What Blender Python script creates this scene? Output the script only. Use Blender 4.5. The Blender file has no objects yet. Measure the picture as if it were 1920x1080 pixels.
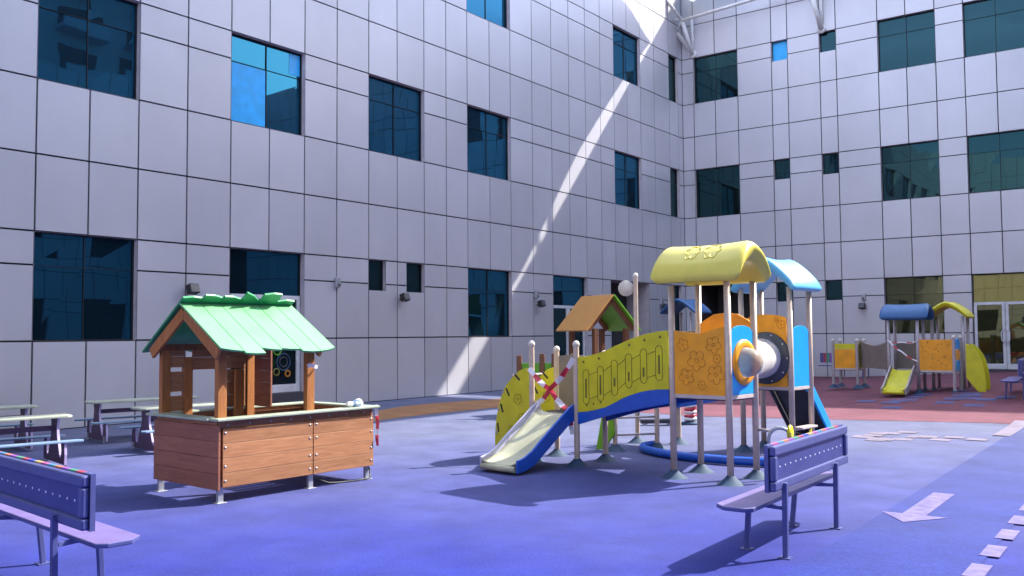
import bpy, bmesh, math, random
from math import sin, cos, pi, radians, sqrt, atan2
from mathutils import Vector, Matrix
random.seed(7)
S = bpy.context.scene
COL = S.collection

# ------------------------------------------------------------------ materials
def new_mat(name):
    m = bpy.data.materials.new(name); m.use_nodes = True
    nt = m.node_tree; b = nt.nodes['Principled BSDF']
    return m, nt, b

def mat(name, col, rough=.5, metal=0, var=.12, scale=6, bump=0, bscale=60, spec=.5, dirt=0, coord='Object'):
    m, nt, b = new_mat(name); N = nt.nodes; L = nt.links
    tc = N.new('ShaderNodeTexCoord')
    nz = N.new('ShaderNodeTexNoise'); nz.inputs['Scale'].default_value = scale; nz.inputs['Detail'].default_value = 6
    L.new(tc.outputs[coord], nz.inputs['Vector'])
    mr = N.new('ShaderNodeMapRange'); mr.inputs[1].default_value = .3; mr.inputs[2].default_value = .7
    mr.inputs[3].default_value = 1 - var; mr.inputs[4].default_value = 1 + var
    L.new(nz.outputs['Fac'], mr.inputs[0])
    mx = N.new('ShaderNodeVectorMath'); mx.operation = 'SCALE'; mx.inputs[0].default_value = col[:3]
    L.new(mr.outputs[0], mx.inputs['Scale'])
    out = mx.outputs[0]
    if dirt:
        n2 = N.new('ShaderNodeTexNoise'); n2.inputs['Scale'].default_value = scale * 4; n2.inputs['Detail'].default_value = 8
        n2.inputs['Roughness'].default_value = .7
        L.new(tc.outputs[coord], n2.inputs['Vector'])
        cr = N.new('ShaderNodeMapRange'); cr.inputs[1].default_value = .5; cr.inputs[2].default_value = .75; cr.inputs[4].default_value = dirt
        L.new(n2.outputs['Fac'], cr.inputs[0])
        mm = N.new('ShaderNodeMix'); mm.data_type = 'RGBA'
        L.new(cr.outputs[0], mm.inputs[0]); L.new(out, mm.inputs[6]); mm.inputs[7].default_value = (.13, .12, .11, 1)
        out = mm.outputs[2]
    L.new(out, b.inputs['Base Color'])
    b.inputs['Roughness'].default_value = rough; b.inputs['Metallic'].default_value = metal
    b.inputs['Specular IOR Level'].default_value = spec
    if bump:
        n3 = N.new('ShaderNodeTexNoise'); n3.inputs['Scale'].default_value = bscale; n3.inputs['Detail'].default_value = 4
        L.new(tc.outputs[coord], n3.inputs['Vector'])
        bp = N.new('ShaderNodeBump'); bp.inputs['Strength'].default_value = bump; bp.inputs['Distance'].default_value = .01
        L.new(n3.outputs['Fac'], bp.inputs['Height']); L.new(bp.outputs[0], b.inputs['Normal'])
    return m

def wood(name, c1, c2, axis=0, scale=5):
    m, nt, b = new_mat(name); N = nt.nodes; L = nt.links
    tc = N.new('ShaderNodeTexCoord'); mp = N.new('ShaderNodeMapping')
    sc = [14, 14, 14]; sc[axis] = 1.2
    mp.inputs['Scale'].default_value = sc
    L.new(tc.outputs['Object'], mp.inputs['Vector'])
    nz = N.new('ShaderNodeTexNoise'); nz.inputs['Scale'].default_value = scale * .5; nz.inputs['Detail'].default_value = 8; nz.inputs['Distortion'].default_value = 1.2
    L.new(mp.outputs[0], nz.inputs['Vector'])
    cr = N.new('ShaderNodeValToRGB'); cr.color_ramp.elements[0].color = (*c1, 1); cr.color_ramp.elements[1].color = (*c2, 1)
    cr.color_ramp.elements[0].position = .3; cr.color_ramp.elements[1].position = .68
    L.new(nz.outputs['Fac'], cr.inputs[0])
    geo = N.new('ShaderNodeNewGeometry')
    mr = N.new('ShaderNodeMapRange'); mr.inputs[3].default_value = .82; mr.inputs[4].default_value = 1.12
    L.new(geo.outputs['Random Per Island'], mr.inputs[0])
    mx = N.new('ShaderNodeVectorMath'); mx.operation = 'SCALE'
    L.new(cr.outputs[0], mx.inputs[0]); L.new(mr.outputs[0], mx.inputs['Scale'])
    L.new(mx.outputs[0], b.inputs['Base Color']); b.inputs['Roughness'].default_value = .55
    bp = N.new('ShaderNodeBump'); bp.inputs['Strength'].default_value = .25; bp.inputs['Distance'].default_value = .004
    L.new(nz.outputs['Fac'], bp.inputs['Height']); L.new(bp.outputs[0], b.inputs['Normal'])
    return m

def cladding(name, col):
    m, nt, b = new_mat(name); N = nt.nodes; L = nt.links
    geo = N.new('ShaderNodeNewGeometry'); tc = N.new('ShaderNodeTexCoord')
    nz = N.new('ShaderNodeTexNoise'); nz.inputs['Scale'].default_value = .6; nz.inputs['Detail'].default_value = 5
    L.new(tc.outputs['Object'], nz.inputs['Vector'])
    a = N.new('ShaderNodeMapRange'); a.inputs[3].default_value = .94; a.inputs[4].default_value = 1.05
    L.new(geo.outputs['Random Per Island'], a.inputs[0])
    c = N.new('ShaderNodeMapRange'); c.inputs[1].default_value = .3; c.inputs[2].default_value = .7; c.inputs[3].default_value = .95; c.inputs[4].default_value = 1.04
    L.new(nz.outputs['Fac'], c.inputs[0])
    mp = N.new('ShaderNodeMapping'); mp.inputs['Scale'].default_value = (1.1, 1.1, .3)
    L.new(tc.outputs['Object'], mp.inputs['Vector'])
    st = N.new('ShaderNodeTexNoise'); st.inputs['Scale'].default_value = 1.6; st.inputs['Detail'].default_value = 6
    L.new(mp.outputs[0], st.inputs['Vector'])
    d = N.new('ShaderNodeMapRange'); d.inputs[1].default_value = .35; d.inputs[2].default_value = .65; d.inputs[3].default_value = .985; d.inputs[4].default_value = 1.01
    L.new(st.outputs['Fac'], d.inputs[0])
    m1 = N.new('ShaderNodeMath'); m1.operation = 'MULTIPLY'; L.new(a.outputs[0], m1.inputs[0]); L.new(c.outputs[0], m1.inputs[1])
    m2 = N.new('ShaderNodeMath'); m2.operation = 'MULTIPLY'; L.new(m1.outputs[0], m2.inputs[0]); L.new(d.outputs[0], m2.inputs[1])
    mx = N.new('ShaderNodeVectorMath'); mx.operation = 'SCALE'; mx.inputs[0].default_value = col
    L.new(m2.outputs[0], mx.inputs['Scale']); L.new(mx.outputs[0], b.inputs['Base Color'])
    b.inputs['Roughness'].default_value = .40; b.inputs['Metallic'].default_value = .3
    bp = N.new('ShaderNodeBump'); bp.inputs['Strength'].default_value = .12; bp.inputs['Distance'].default_value = .03
    n3 = N.new('ShaderNodeTexNoise'); n3.inputs['Scale'].default_value = 1.3; n3.inputs['Detail'].default_value = 1
    L.new(tc.outputs['Object'], n3.inputs['Vector']); L.new(n3.outputs['Fac'], bp.inputs['Height']); L.new(bp.outputs[0], b.inputs['Normal'])
    return m

def glass(name, base, tint=(.05, .32, .54), refl=.30):
    m, nt, b = new_mat(name); N = nt.nodes; L = nt.links
    b.inputs['Base Color'].default_value = (*base, 1); b.inputs['Roughness'].default_value = .3; b.inputs['Specular IOR Level'].default_value = .1
    g = N.new('ShaderNodeBsdfGlossy'); g.inputs['Roughness'].default_value = .015; g.inputs['Color'].default_value = (*tint, 1)
    fr = N.new('ShaderNodeFresnel'); fr.inputs['IOR'].default_value = 1.6
    mr = N.new('ShaderNodeMapRange'); mr.inputs[3].default_value = refl; mr.inputs[4].default_value = 1
    L.new(fr.outputs[0], mr.inputs[0])
    mx = N.new('ShaderNodeMixShader'); L.new(mr.outputs[0], mx.inputs[0]); L.new(b.outputs[0], mx.inputs[1]); L.new(g.outputs[0], mx.inputs[2])
    L.new(mx.outputs[0], N['Material Output'].inputs['Surface'])
    tc = N.new('ShaderNodeTexCoord'); n3 = N.new('ShaderNodeTexNoise'); n3.inputs['Scale'].default_value = .9; n3.inputs['Detail'].default_value = 0
    L.new(tc.outputs['Object'], n3.inputs['Vector'])
    bp = N.new('ShaderNodeBump'); bp.inputs['Strength'].default_value = .15; bp.inputs['Distance'].default_value = .03
    L.new(n3.outputs['Fac'], bp.inputs['Height']); L.new(bp.outputs[0], g.inputs['Normal'])
    return m

def rubber(name, c1, c2, c_far=None, stain=.22):
    """poured rubber granules; c1/c2 are the two granule colours, c_far a colour blended in along Y, a painted distance gradient"""
    m, nt, b = new_mat(name); N = nt.nodes; L = nt.links
    tc = N.new('ShaderNodeTexCoord')
    gr = N.new('ShaderNodeTexNoise'); gr.inputs['Scale'].default_value = 55; gr.inputs['Detail'].default_value = 3
    L.new(tc.outputs['Object'], gr.inputs['Vector'])
    cr = N.new('ShaderNodeMapRange'); cr.inputs[1].default_value = .42; cr.inputs[2].default_value = .58
    L.new(gr.outputs['Fac'], cr.inputs[0])
    mx = N.new('ShaderNodeMix'); mx.data_type = 'RGBA'; L.new(cr.outputs[0], mx.inputs[0])
    mx.inputs[6].default_value = (*c1, 1); mx.inputs[7].default_value = (*c2, 1)
    out = mx.outputs[2]
    if c_far:  # painted near-to-far fade into a second colour
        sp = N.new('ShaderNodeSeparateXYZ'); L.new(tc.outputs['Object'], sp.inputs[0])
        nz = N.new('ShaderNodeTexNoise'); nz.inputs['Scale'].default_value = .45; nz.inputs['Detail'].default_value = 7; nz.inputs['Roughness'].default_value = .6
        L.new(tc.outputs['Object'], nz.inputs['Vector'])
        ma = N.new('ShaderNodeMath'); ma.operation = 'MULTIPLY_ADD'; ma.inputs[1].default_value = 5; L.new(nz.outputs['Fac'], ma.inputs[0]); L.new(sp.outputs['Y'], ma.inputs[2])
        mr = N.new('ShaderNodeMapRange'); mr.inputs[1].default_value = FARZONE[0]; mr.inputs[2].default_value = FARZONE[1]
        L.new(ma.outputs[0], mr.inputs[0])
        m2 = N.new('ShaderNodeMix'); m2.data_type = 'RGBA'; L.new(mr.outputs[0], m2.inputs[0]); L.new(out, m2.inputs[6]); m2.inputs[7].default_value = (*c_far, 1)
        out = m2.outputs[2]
    s1 = N.new('ShaderNodeTexNoise'); s1.inputs['Scale'].default_value = 1.6; s1.inputs['Detail'].default_value = 12; s1.inputs['Roughness'].default_value = .65
    L.new(tc.outputs['Object'], s1.inputs['Vector'])
    sr = N.new('ShaderNodeMapRange'); sr.inputs[1].default_value = .3; sr.inputs[2].default_value = .7; sr.inputs[3].default_value = 1 - stain; sr.inputs[4].default_value = 1 + stain
    L.new(s1.outputs['Fac'], sr.inputs[0])
    sc = N.new('ShaderNodeVectorMath'); sc.operation = 'SCALE'; L.new(out, sc.inputs[0]); L.new(sr.outputs[0], sc.inputs['Scale'])
    L.new(sc.outputs[0], b.inputs['Base Color']); b.inputs['Roughness'].default_value = .85; b.inputs['Specular IOR Level'].default_value = .25
    bp = N.new('ShaderNodeBump'); bp.inputs['Strength'].default_value = .35; bp.inputs['Distance'].default_value = .006
    L.new(gr.outputs['Fac'], bp.inputs['Height']); L.new(bp.outputs[0], b.inputs['Normal'])
    return m

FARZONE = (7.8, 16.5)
M = {}
M['panel'] = cladding('grey_composite_panel', (.535, .52, .545))
M['joint'] = mat('black_joint_sealant', (.012, .012, .014), .7)
M['reveal'] = mat('pink_grey_reveal', (.50, .44, .46), .5)
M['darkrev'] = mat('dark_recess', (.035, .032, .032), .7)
M['coping'] = mat('pale_coping', (.6, .6, .62), .4, .3)
M['glass'] = glass('teal_glass', (.002, .012, .020))
M['glassb'] = glass('dark_glass', (.002, .006, .007), (.07, .22, .26), .16)
M['glassy'] = glass('olive_glass', (.085, .078, .003), (.6, .6, .3), .10)
M['glassd'] = glass('olive_dark_glass', (.016, .017, .004), (.45, .5, .3), .08)
M['blind'] = mat('painted_sky_reflection', (.015, .40, .80), .35)  # sky reflection in the window glass, painted as a flat bright blue
M['white'] = mat('white_painted_aluminium', (.62, .61, .62), .4)
M['black'] = mat('black_plastic', (.012, .012, .013), .45)
M['galv'] = mat('galvanised_metal', (.40, .42, .46), .38, .6, var=.15, scale=20)
M['cream'] = mat('cream_painted_steel', (.58, .50, .42), .42)
M['mast'] = mat('white_mast_steel', (.72, .70, .68), .4)
M['post'] = mat('champagne_post', (.56, .45, .36), .36, .1, var=.1, scale=12)
M['postg'] = mat('grey_post', (.42, .37, .38), .36, .15, var=.1, scale=12)
M['cap'] = mat('pale_cap', (.62, .57, .50), .4)
M['yellow'] = mat('yellow_green_plastic', (.60, .55, .010), .42, var=.12, dirt=.22)
M['yellowroof'] = mat('moulded_lime_plastic', (.72, .63, .10), .36, var=.05, dirt=.06)
M['yline'] = mat('olive_engraving', (.14, .13, .008), .5)
M['orange'] = mat('orange_plastic', (.84, .34, .008), .42, var=.12, dirt=.2)
M['oline'] = mat('brown_orange_engraving', (.46, .16, .006), .5)
M['blue'] = mat('sky_blue_plastic', (.004, .32, .80), .4, var=.06, dirt=.05)
M['blued'] = mat('cobalt_plastic', (.004, .085, .48), .42, var=.1, dirt=.1)
M['blueroof'] = mat('moulded_blue_plastic', (.09, .37, .62), .36, var=.05, dirt=.05)
M['bluedroof'] = mat('moulded_deep_blue', (.015, .10, .26), .42, var=.08)
M['grey'] = mat('grey_brown_board', (.20, .17, .15), .5)
M['deck'] = mat('dark_deck', (.05, .045, .055), .6)
M['decktrim'] = mat('pale_deck_trim', (.52, .45, .43), .5)
M['tube'] = mat('translucent_white_dome', (.66, .63, .60), .22, var=.1, scale=9, bump=.5, bscale=14)
M['dome'] = mat('cream_dome', (.62, .56, .46), .18, var=.08, scale=5)
_b = M['dome'].node_tree.nodes['Principled BSDF']; _b.inputs['Transmission Weight'].default_value = .55; _b.inputs['IOR'].default_value = 1.2
M['flange'] = mat('dark_grey_flange', (.06, .065, .07), .35)
M['ramp'] = mat('charcoal_slide_underside', (.035, .035, .05), .55)
M['slidebed'] = mat('pale_lime_slide', (.44, .44, .29), .38, var=.1, dirt=.12)
M['slideside'] = mat('pale_grey_slide_side', (.44, .44, .58), .4)
M['cone'] = mat('teal_rubber_footing', (.022, .055, .11), .75)
M['green'] = mat('leaf_green_board', (.11, .32, .010), .5)
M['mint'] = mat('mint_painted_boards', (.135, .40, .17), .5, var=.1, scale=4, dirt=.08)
M['dgreen'] = mat('shaded_mint_boards', (.02, .26, .10), .5, var=.1)  # mint boards with shade painted in, for undersides and the rear slope
M['sage'] = mat('pale_green_counter', (.30, .36, .27), .5, var=.12, dirt=.2)
M['wood'] = wood('orange_stained_timber', (.30, .10, .025), (.42, .17, .045), 2)
M['woodh'] = wood('orange_stained_boards', (.27, .115, .05), (.38, .175, .08), 0)
M['woody'] = wood('orange_stained_side_boards', (.21, .075, .05), (.29, .115, .07), 1)
M['woodd'] = wood('brown_stained_timber', (.14, .05, .018), (.21, .08, .03), 2)
M['oroof'] = mat('tan_orange_roof_board', (.48, .22, .045), .5, var=.06)
M['bench'] = mat('grey_blue_bench_steel', (.085, .10, .27), .38, .3, var=.1, scale=9)
M['benchd'] = mat('blue_perforated_sheet', (.045, .055, .22), .42, .3)
M['benchseat'] = mat('mauve_bench_seat', (.135, .105, .27), .5, var=.15, dirt=.1)
M['hole'] = mat('pale_perforation', (.55, .55, .72), .5)
M['ttop'] = mat('pale_table_top', (.34, .37, .29), .45, var=.12, dirt=.15)
M['tbench'] = mat('pale_blue_table_seat', (.17, .26, .38), .45, var=.12, dirt=.1)
M['tside'] = mat('plum_table_side', (.085, .045, .10), .55)
M['tedge'] = mat('lilac_table_edge', (.42, .34, .55), .5)
M['red'] = mat('red_tape', (.55, .03, .06), .35)
M['tapew'] = mat('white_tape', (.75, .72, .74), .35)
RAIN = [(.34, .05, .09), (.42, .16, .08), (.40, .30, .10), (.06, .25, .16), (.05, .20, .34), (.03, .07, .42), (.24, .07, .36), (.36, .08, .24)]
RM = [mat('rainbow_board_%d' % i, c, .4, var=.05) for i, c in enumerate(RAIN)]
M['paint'] = mat('pale_lilac_paint', (.115, .095, .27), .75, var=.4, scale=9, bump=.3, bscale=90)
M['paintf'] = mat('pale_peach_paint', (.155, .13, .185), .75, var=.2, scale=3)
M['patch'] = None
M['bluesq'] = mat('slate_blue_rubber', (.07, .065, .17), .85, var=.2)
M['tower'] = mat('pale_blue_render', (.38, .42, .46), .7)
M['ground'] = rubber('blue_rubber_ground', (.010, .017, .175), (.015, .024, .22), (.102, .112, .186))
M['patch'] = rubber('lilac_rubber_patch', (.021, .027, .19), (.027, .036, .24))
M['redrub'] = rubber('dusty_red_rubber', (.13, .045, .065), (.17, .06, .08))
M['orarub'] = rubber('ochre_rubber', (.24, .115, .05), (.29, .15, .07))
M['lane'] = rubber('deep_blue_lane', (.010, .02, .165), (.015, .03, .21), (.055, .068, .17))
m, nt, b = new_mat('white_membrane'); M['membrane'] = m
b.inputs['Base Color'].default_value = (.72, .70, .66, 1); b.inputs['Roughness'].default_value = .6
tl = nt.nodes.new('ShaderNodeBsdfTranslucent'); tl.inputs['Color'].default_value = (.60, .70, .95, 1)  # blue tint added to cool the daylight passing through to the left wall
ms = nt.nodes.new('ShaderNodeMixShader'); ms.inputs[0].default_value = .76
nt.links.new(b.outputs[0], ms.inputs[1]); nt.links.new(tl.outputs[0], ms.inputs[2]); nt.links.new(ms.outputs[0], nt.nodes['Material Output'].inputs['Surface'])

# ------------------------------------------------------------------ mesh builder
class MB:
    def __init__(s): s.v = []; s.f = []
    def quad(s, pts, mi=0, sm=False):
        i = len(s.v); s.v += [tuple(p) for p in pts]; s.f.append((tuple(range(i, i + len(pts))), mi, sm)); return s
    def box(s, x0, x1, y0, y1, z0, z1, mi=0, M4=None):
        i = len(s.v)
        P = [(x, y, z) for z in (z0, z1) for x, y in ((x0, y0), (x1, y0), (x1, y1), (x0, y1))]
        if M4 is not None: P = [tuple(M4 @ Vector(p)) for p in P]
        s.v += P
        for q in ((3, 2, 1, 0), (4, 5, 6, 7), (0, 1, 5, 4), (1, 2, 6, 5), (2, 3, 7, 6), (3, 0, 4, 7)): s.f.append((tuple(i + k for k in q), mi, False))
        return s
    def beam(s, p, q, w, h, mi=0, up=(0, 0, 1)):
        p, q = Vector(p), Vector(q); d = (q - p).normalized(); u = Vector(up)
        if abs(d.dot(u)) > .98: u = Vector((1, 0, 0))
        r = d.cross(u).normalized(); u = r.cross(d).normalized(); i = len(s.v)
        for e in (p, q):
            for a, b in ((-1, -1), (1, -1), (1, 1), (-1, 1)): s.v.append(tuple(e + r * (a * w / 2) + u * (b * h / 2)))
        for f in ((3, 2, 1, 0), (4, 5, 6, 7), (0, 1, 5, 4), (1, 2, 6, 5), (2, 3, 7, 6), (3, 0, 4, 7)): s.f.append((tuple(i + k for k in f), mi, False))
        return s
    def prism(s, pts, fn, t, mi=0, side=None):
        """pts: 2-D outline; fn(a,b,c)->3-D with c the thickness coordinate, from 0 to t"""
        n = len(pts); i = len(s.v)
        for c in (0, t): s.v += [tuple(fn(a, b, c)) for a, b in pts]
        s.f.append((tuple(range(i + n - 1, i - 1, -1)), mi, False)); s.f.append((tuple(range(i + n, i + 2 * n)), mi, False))
        for k in range(n):
            k2 = (k + 1) % n; s.f.append(((i + k, i + k2, i + n + k2, i + n + k), mi if side is None else side, False))
        return s
    def tube(s, pts, r, n=10, mi=0, closed=False, caps=True):
        P = [Vector(p) for p in pts]; m = len(P); i = len(s.v); prev = None
        R = r if isinstance(r, (list, tuple)) else [r] * m
        for k in range(m):
            a = P[(k - 1) % m] if (closed or k) else P[0]; b = P[(k + 1) % m] if (closed or k < m - 1) else P[-1]
            d = (b - a).normalized()
            if prev is None:
                u = Vector((0, 0, 1)) if abs(d.z) < .9 else Vector((1, 0, 0)); u = (u - d * u.dot(d)).normalized()
            else: u = (prev - d * prev.dot(d)).normalized()
            prev = u; w = d.cross(u)
            for j in range(n):
                t = 2 * pi * j / n; s.v.append(tuple(P[k] + (u * cos(t) + w * sin(t)) * R[k]))
        for k in range(m if closed else m - 1):
            a = i + k * n; b = i + ((k + 1) % m) * n
            for j in range(n): s.f.append(((a + j, a + (j + 1) % n, b + (j + 1) % n, b + j), mi, True))
        if caps and not closed:
            s.f.append((tuple(range(i + n - 1, i - 1, -1)), mi, False)); e = i + (m - 1) * n; s.f.append((tuple(range(e, e + n)), mi, False))
        return s
    def lathe(s, prof, fn=lambda x, y, z: (x, y, z), n=20, mi=0, sm=True):
        i = len(s.v)
        for r, z in prof:
            for j in range(n): t = 2 * pi * j / n; s.v.append(tuple(fn(r * cos(t), r * sin(t), z)))
        for k in range(len(prof) - 1):
            for j in range(n): s.f.append(((i + k * n + j, i + k * n + (j + 1) % n, i + (k + 1) * n + (j + 1) % n, i + (k + 1) * n + j), mi, sm))
        return s
    def grid(s, fn, nu, nv, mi=0, sm=True):
        i = len(s.v)
        for a in range(nu + 1):
            for b in range(nv + 1): s.v.append(tuple(fn(a / nu, b / nv)))
        for a in range(nu):
            for b in range(nv):
                k = i + a * (nv + 1) + b; s.f.append(((k, k + nv + 1, k + nv + 2, k + 1), mi, sm))
        return s
    def build(s, name, mats, parent=None, bevel=0, seg=2, subsurf=0, fix=True):
        me = bpy.data.meshes.new(name); me.from_pydata(s.v, [], [f[0] for f in s.f])
        if not isinstance(mats, (list, tuple)): mats = [mats]
        for m in mats: me.materials.append(M[m] if isinstance(m, str) else m)
        for p, f in zip(me.polygons, s.f): p.material_index = f[1]; p.use_smooth = f[2]
        me.update()
        if fix:
            bm = bmesh.new(); bm.from_mesh(me); bmesh.ops.recalc_face_normals(bm, faces=bm.faces); bm.to_mesh(me); bm.free()
        o = bpy.data.objects.new(name, me); COL.objects.link(o)
        if parent: o.parent = parent
        if bevel:
            bv = o.modifiers.new('bevel', 'BEVEL'); bv.width = bevel; bv.segments = seg; bv.limit_method = 'ANGLE'; bv.angle_limit = radians(40); bv.harden_normals = False
        if subsurf:
            ss = o.modifiers.new('sub', 'SUBSURF'); ss.levels = subsurf; ss.render_levels = subsurf
        return o

def thing(name, label, cat, loc=(0, 0, 0), rot=0, group=None):
    o = bpy.data.objects.new(name, None); COL.objects.link(o); o.location = loc; o.rotation_euler = (0, 0, rot)
    o.empty_display_size = .2; return tag(o, label, cat, group)
def tag(o, label, cat, group=None):
    o['label'] = label; o['category'] = cat
    if group: o['group'] = group
    return o
def struct(o): o['kind'] = 'structure'; return o
def copy_tree(o, parent=None):
    c = o.copy(); COL.objects.link(c)
    if parent: c.parent = parent
    for ch in [x for x in list(bpy.data.objects) if x.parent == o]: copy_tree(ch, c)
    return c

# ------------------------------------------------------------------ place
TH = radians(36.75); CX, CY = 6.422, 33.559
TL = Vector((sin(TH), cos(TH))); TR = Vector((TL.y, -TL.x))
def court(u, v): return Vector((CX, CY)) + TR * u - TL * v          # u: out from the left wall, v: out from the far wall
def uv(x, y): r = Vector((x - CX, y - CY)); return r.dot(TR), -r.dot(TL)
def sstep(a, b, x): t = min(1, max(0, (x - a) / (b - a))); return t * t * (3 - 2 * t)
def zg(x, y):
    u, v = uv(x, y)
    return .055 * max(0, min(u, 14) - 5.5) * (1 - sstep(8.5, 15, v)) * (1 - sstep(20, 24, u))

# ground: one sheet out to the horizon, finely cut in the courtyard
us = [-400, -120, -40, -8] + [-4 + .5 * i for i in range(70)] + [40, 60, 120, 400]
vs = [-400, -120, -40, -8] + [-2 + .5 * i for i in range(110)] + [60, 90, 150, 400]
g = MB(); n2 = len(vs)
for u in us:
    for v in vs:
        p = court(u, v); g.v.append((p.x, p.y, zg(p.x, p.y)))
for i in range(len(us) - 1):
    for j in range(n2 - 1): g.f.append(((i * n2 + j, i * n2 + j + 1, (i + 1) * n2 + j + 1, (i + 1) * n2 + j), 0, True))
struct(g.build('ground', 'ground'))
def drape(fn, nu, nv, name, m, h=.004):
    def f(a, b):
        x, y = fn(a, b); return (x, y, zg(x, y) + h)
    return struct(MB().grid(f, nu, nv).build(name, m, fix=False))
def lerp(a, b, t): return a + (b - a) * t
def table(T, x):
    if x <= T[0][0]: return T[0][1]
    for (a, b), (c, d) in zip(T, T[1:]):
        if x <= c: return b + (d - b) * (x - a) / (c - a)
    return T[-1][1]
redge = [(3.5, 9), (4.5, 13), (6, 15.3), (7.7, 15.5), (9.9, 14.89), (11.05, 14.55), (12.3, 14.28), (14, 14.6), (17, 15.6), (21, 15), (25.5, 14.5)]
drape(lambda a, b: tuple(court(3.5 + 22 * a, .03 + b * (table(redge, 3.5 + 22 * a) - .03))), 60, 40, 'red_rubber_area', 'redrub')
def orange_band(a, b):
    v = 7 + 12.6 * a; k = 1 - sstep(17.6, 19.6, v) * .9; lo = 1.9 + .35 * sin(v * .9 + 2.6) + .25 * sin(v * .37); hi = 3.5 + .22 * sin(v * .55 + 1.2)
    return tuple(court(lerp(hi - (hi - lo) * k, hi, b), v))
drape(orange_band, 60, 4, 'orange_rubber_band', 'orarub')
LD = Vector((.59, .807)); LN = Vector((.807, -.59))
def lane_pt(s, w): return Vector((1.84, 5.94)) + LD * s + LN * w
drape(lambda a, b: tuple(lane_pt(-4 + 26 * a, .95 * b)), 60, 3, 'blue_lane', 'lane', .008)
for k in range(22):
    s0 = -2.2 + k * .62
    drape(lambda a, b: tuple(lane_pt(s0 + .36 * a, .9 + .12 * b)), 2, 1, 'dash_marking', 'paint', .012)
ar = [(0, 0), (.36, .25), (.36, .09), (1.55, .09), (1.55, -.09), (.36, -.09), (.36, -.25)]
o = Vector((3.05, 7.2)); mb = MB()
mb.quad([(*(o + LD * a + LN * b), .012) for a, b in ar]); struct(mb.build('arrow_marking', 'paint'))
for k in range(4):
    p0 = Vector((6.86, 13.1)) + LN * (.44 * k)
    drape(lambda a, b: tuple(p0 + LD * (2.25 * a) + LN * (.23 * b)), 4, 1, 'crossing_stripe', 'paintf', .012)
for k in range(16):
    c = Vector((4.75 + random.random() * 1.5, 12.55 + random.random() * 1.1)); w = .26
    drape(lambda a, b: tuple(c + LD * (w * a) + LN * (w * b)), 1, 1, 'pink_tile', 'paintf', .005 + k * .0004)
for k in range(18):
    c = Vector((6.7 + random.random() * 2.8, 16.6 + random.random() * 2.4)); w = .34
    drape(lambda a, b: tuple(c + TR * (w * a) + TL * (w * b)), 1, 1, 'slate_blue_tile', 'bluesq', .008 + k * .0004)
# ------------------------------------------------------------------ school building
ROWS = [0, 1.453, 2.685, 3.236, 4.501, 5.745, 6.97, 7.518, 8.753, 9.993, 11.172, 11.706, 12.95, 14.35]
LC = [-23.628, -22.739, -21.838, -20.856, -19.894, -18.966, -18.05, -17.138, -16.171, -15.239, -14.294, -13.468, -12.626, -11.686, -10.747, -9.709, -8.716, -7.769, -6.829, -5.921, -5.06, -4.178, -3.251, -2.236, -1.095, -.36, 0]
LCX = [-23.628 - .96 * k for k in range(24, 0, -1)] + LC
RC = [0, .458, 1.306, 2.178, 3.441, 4.014, 5.123, 5.677, 7.025, 7.893, 8.762, 9.584, 10.459, 11.33]
RCX = RC + [11.33 + .9 * k for k in range(1, 17)]

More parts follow.
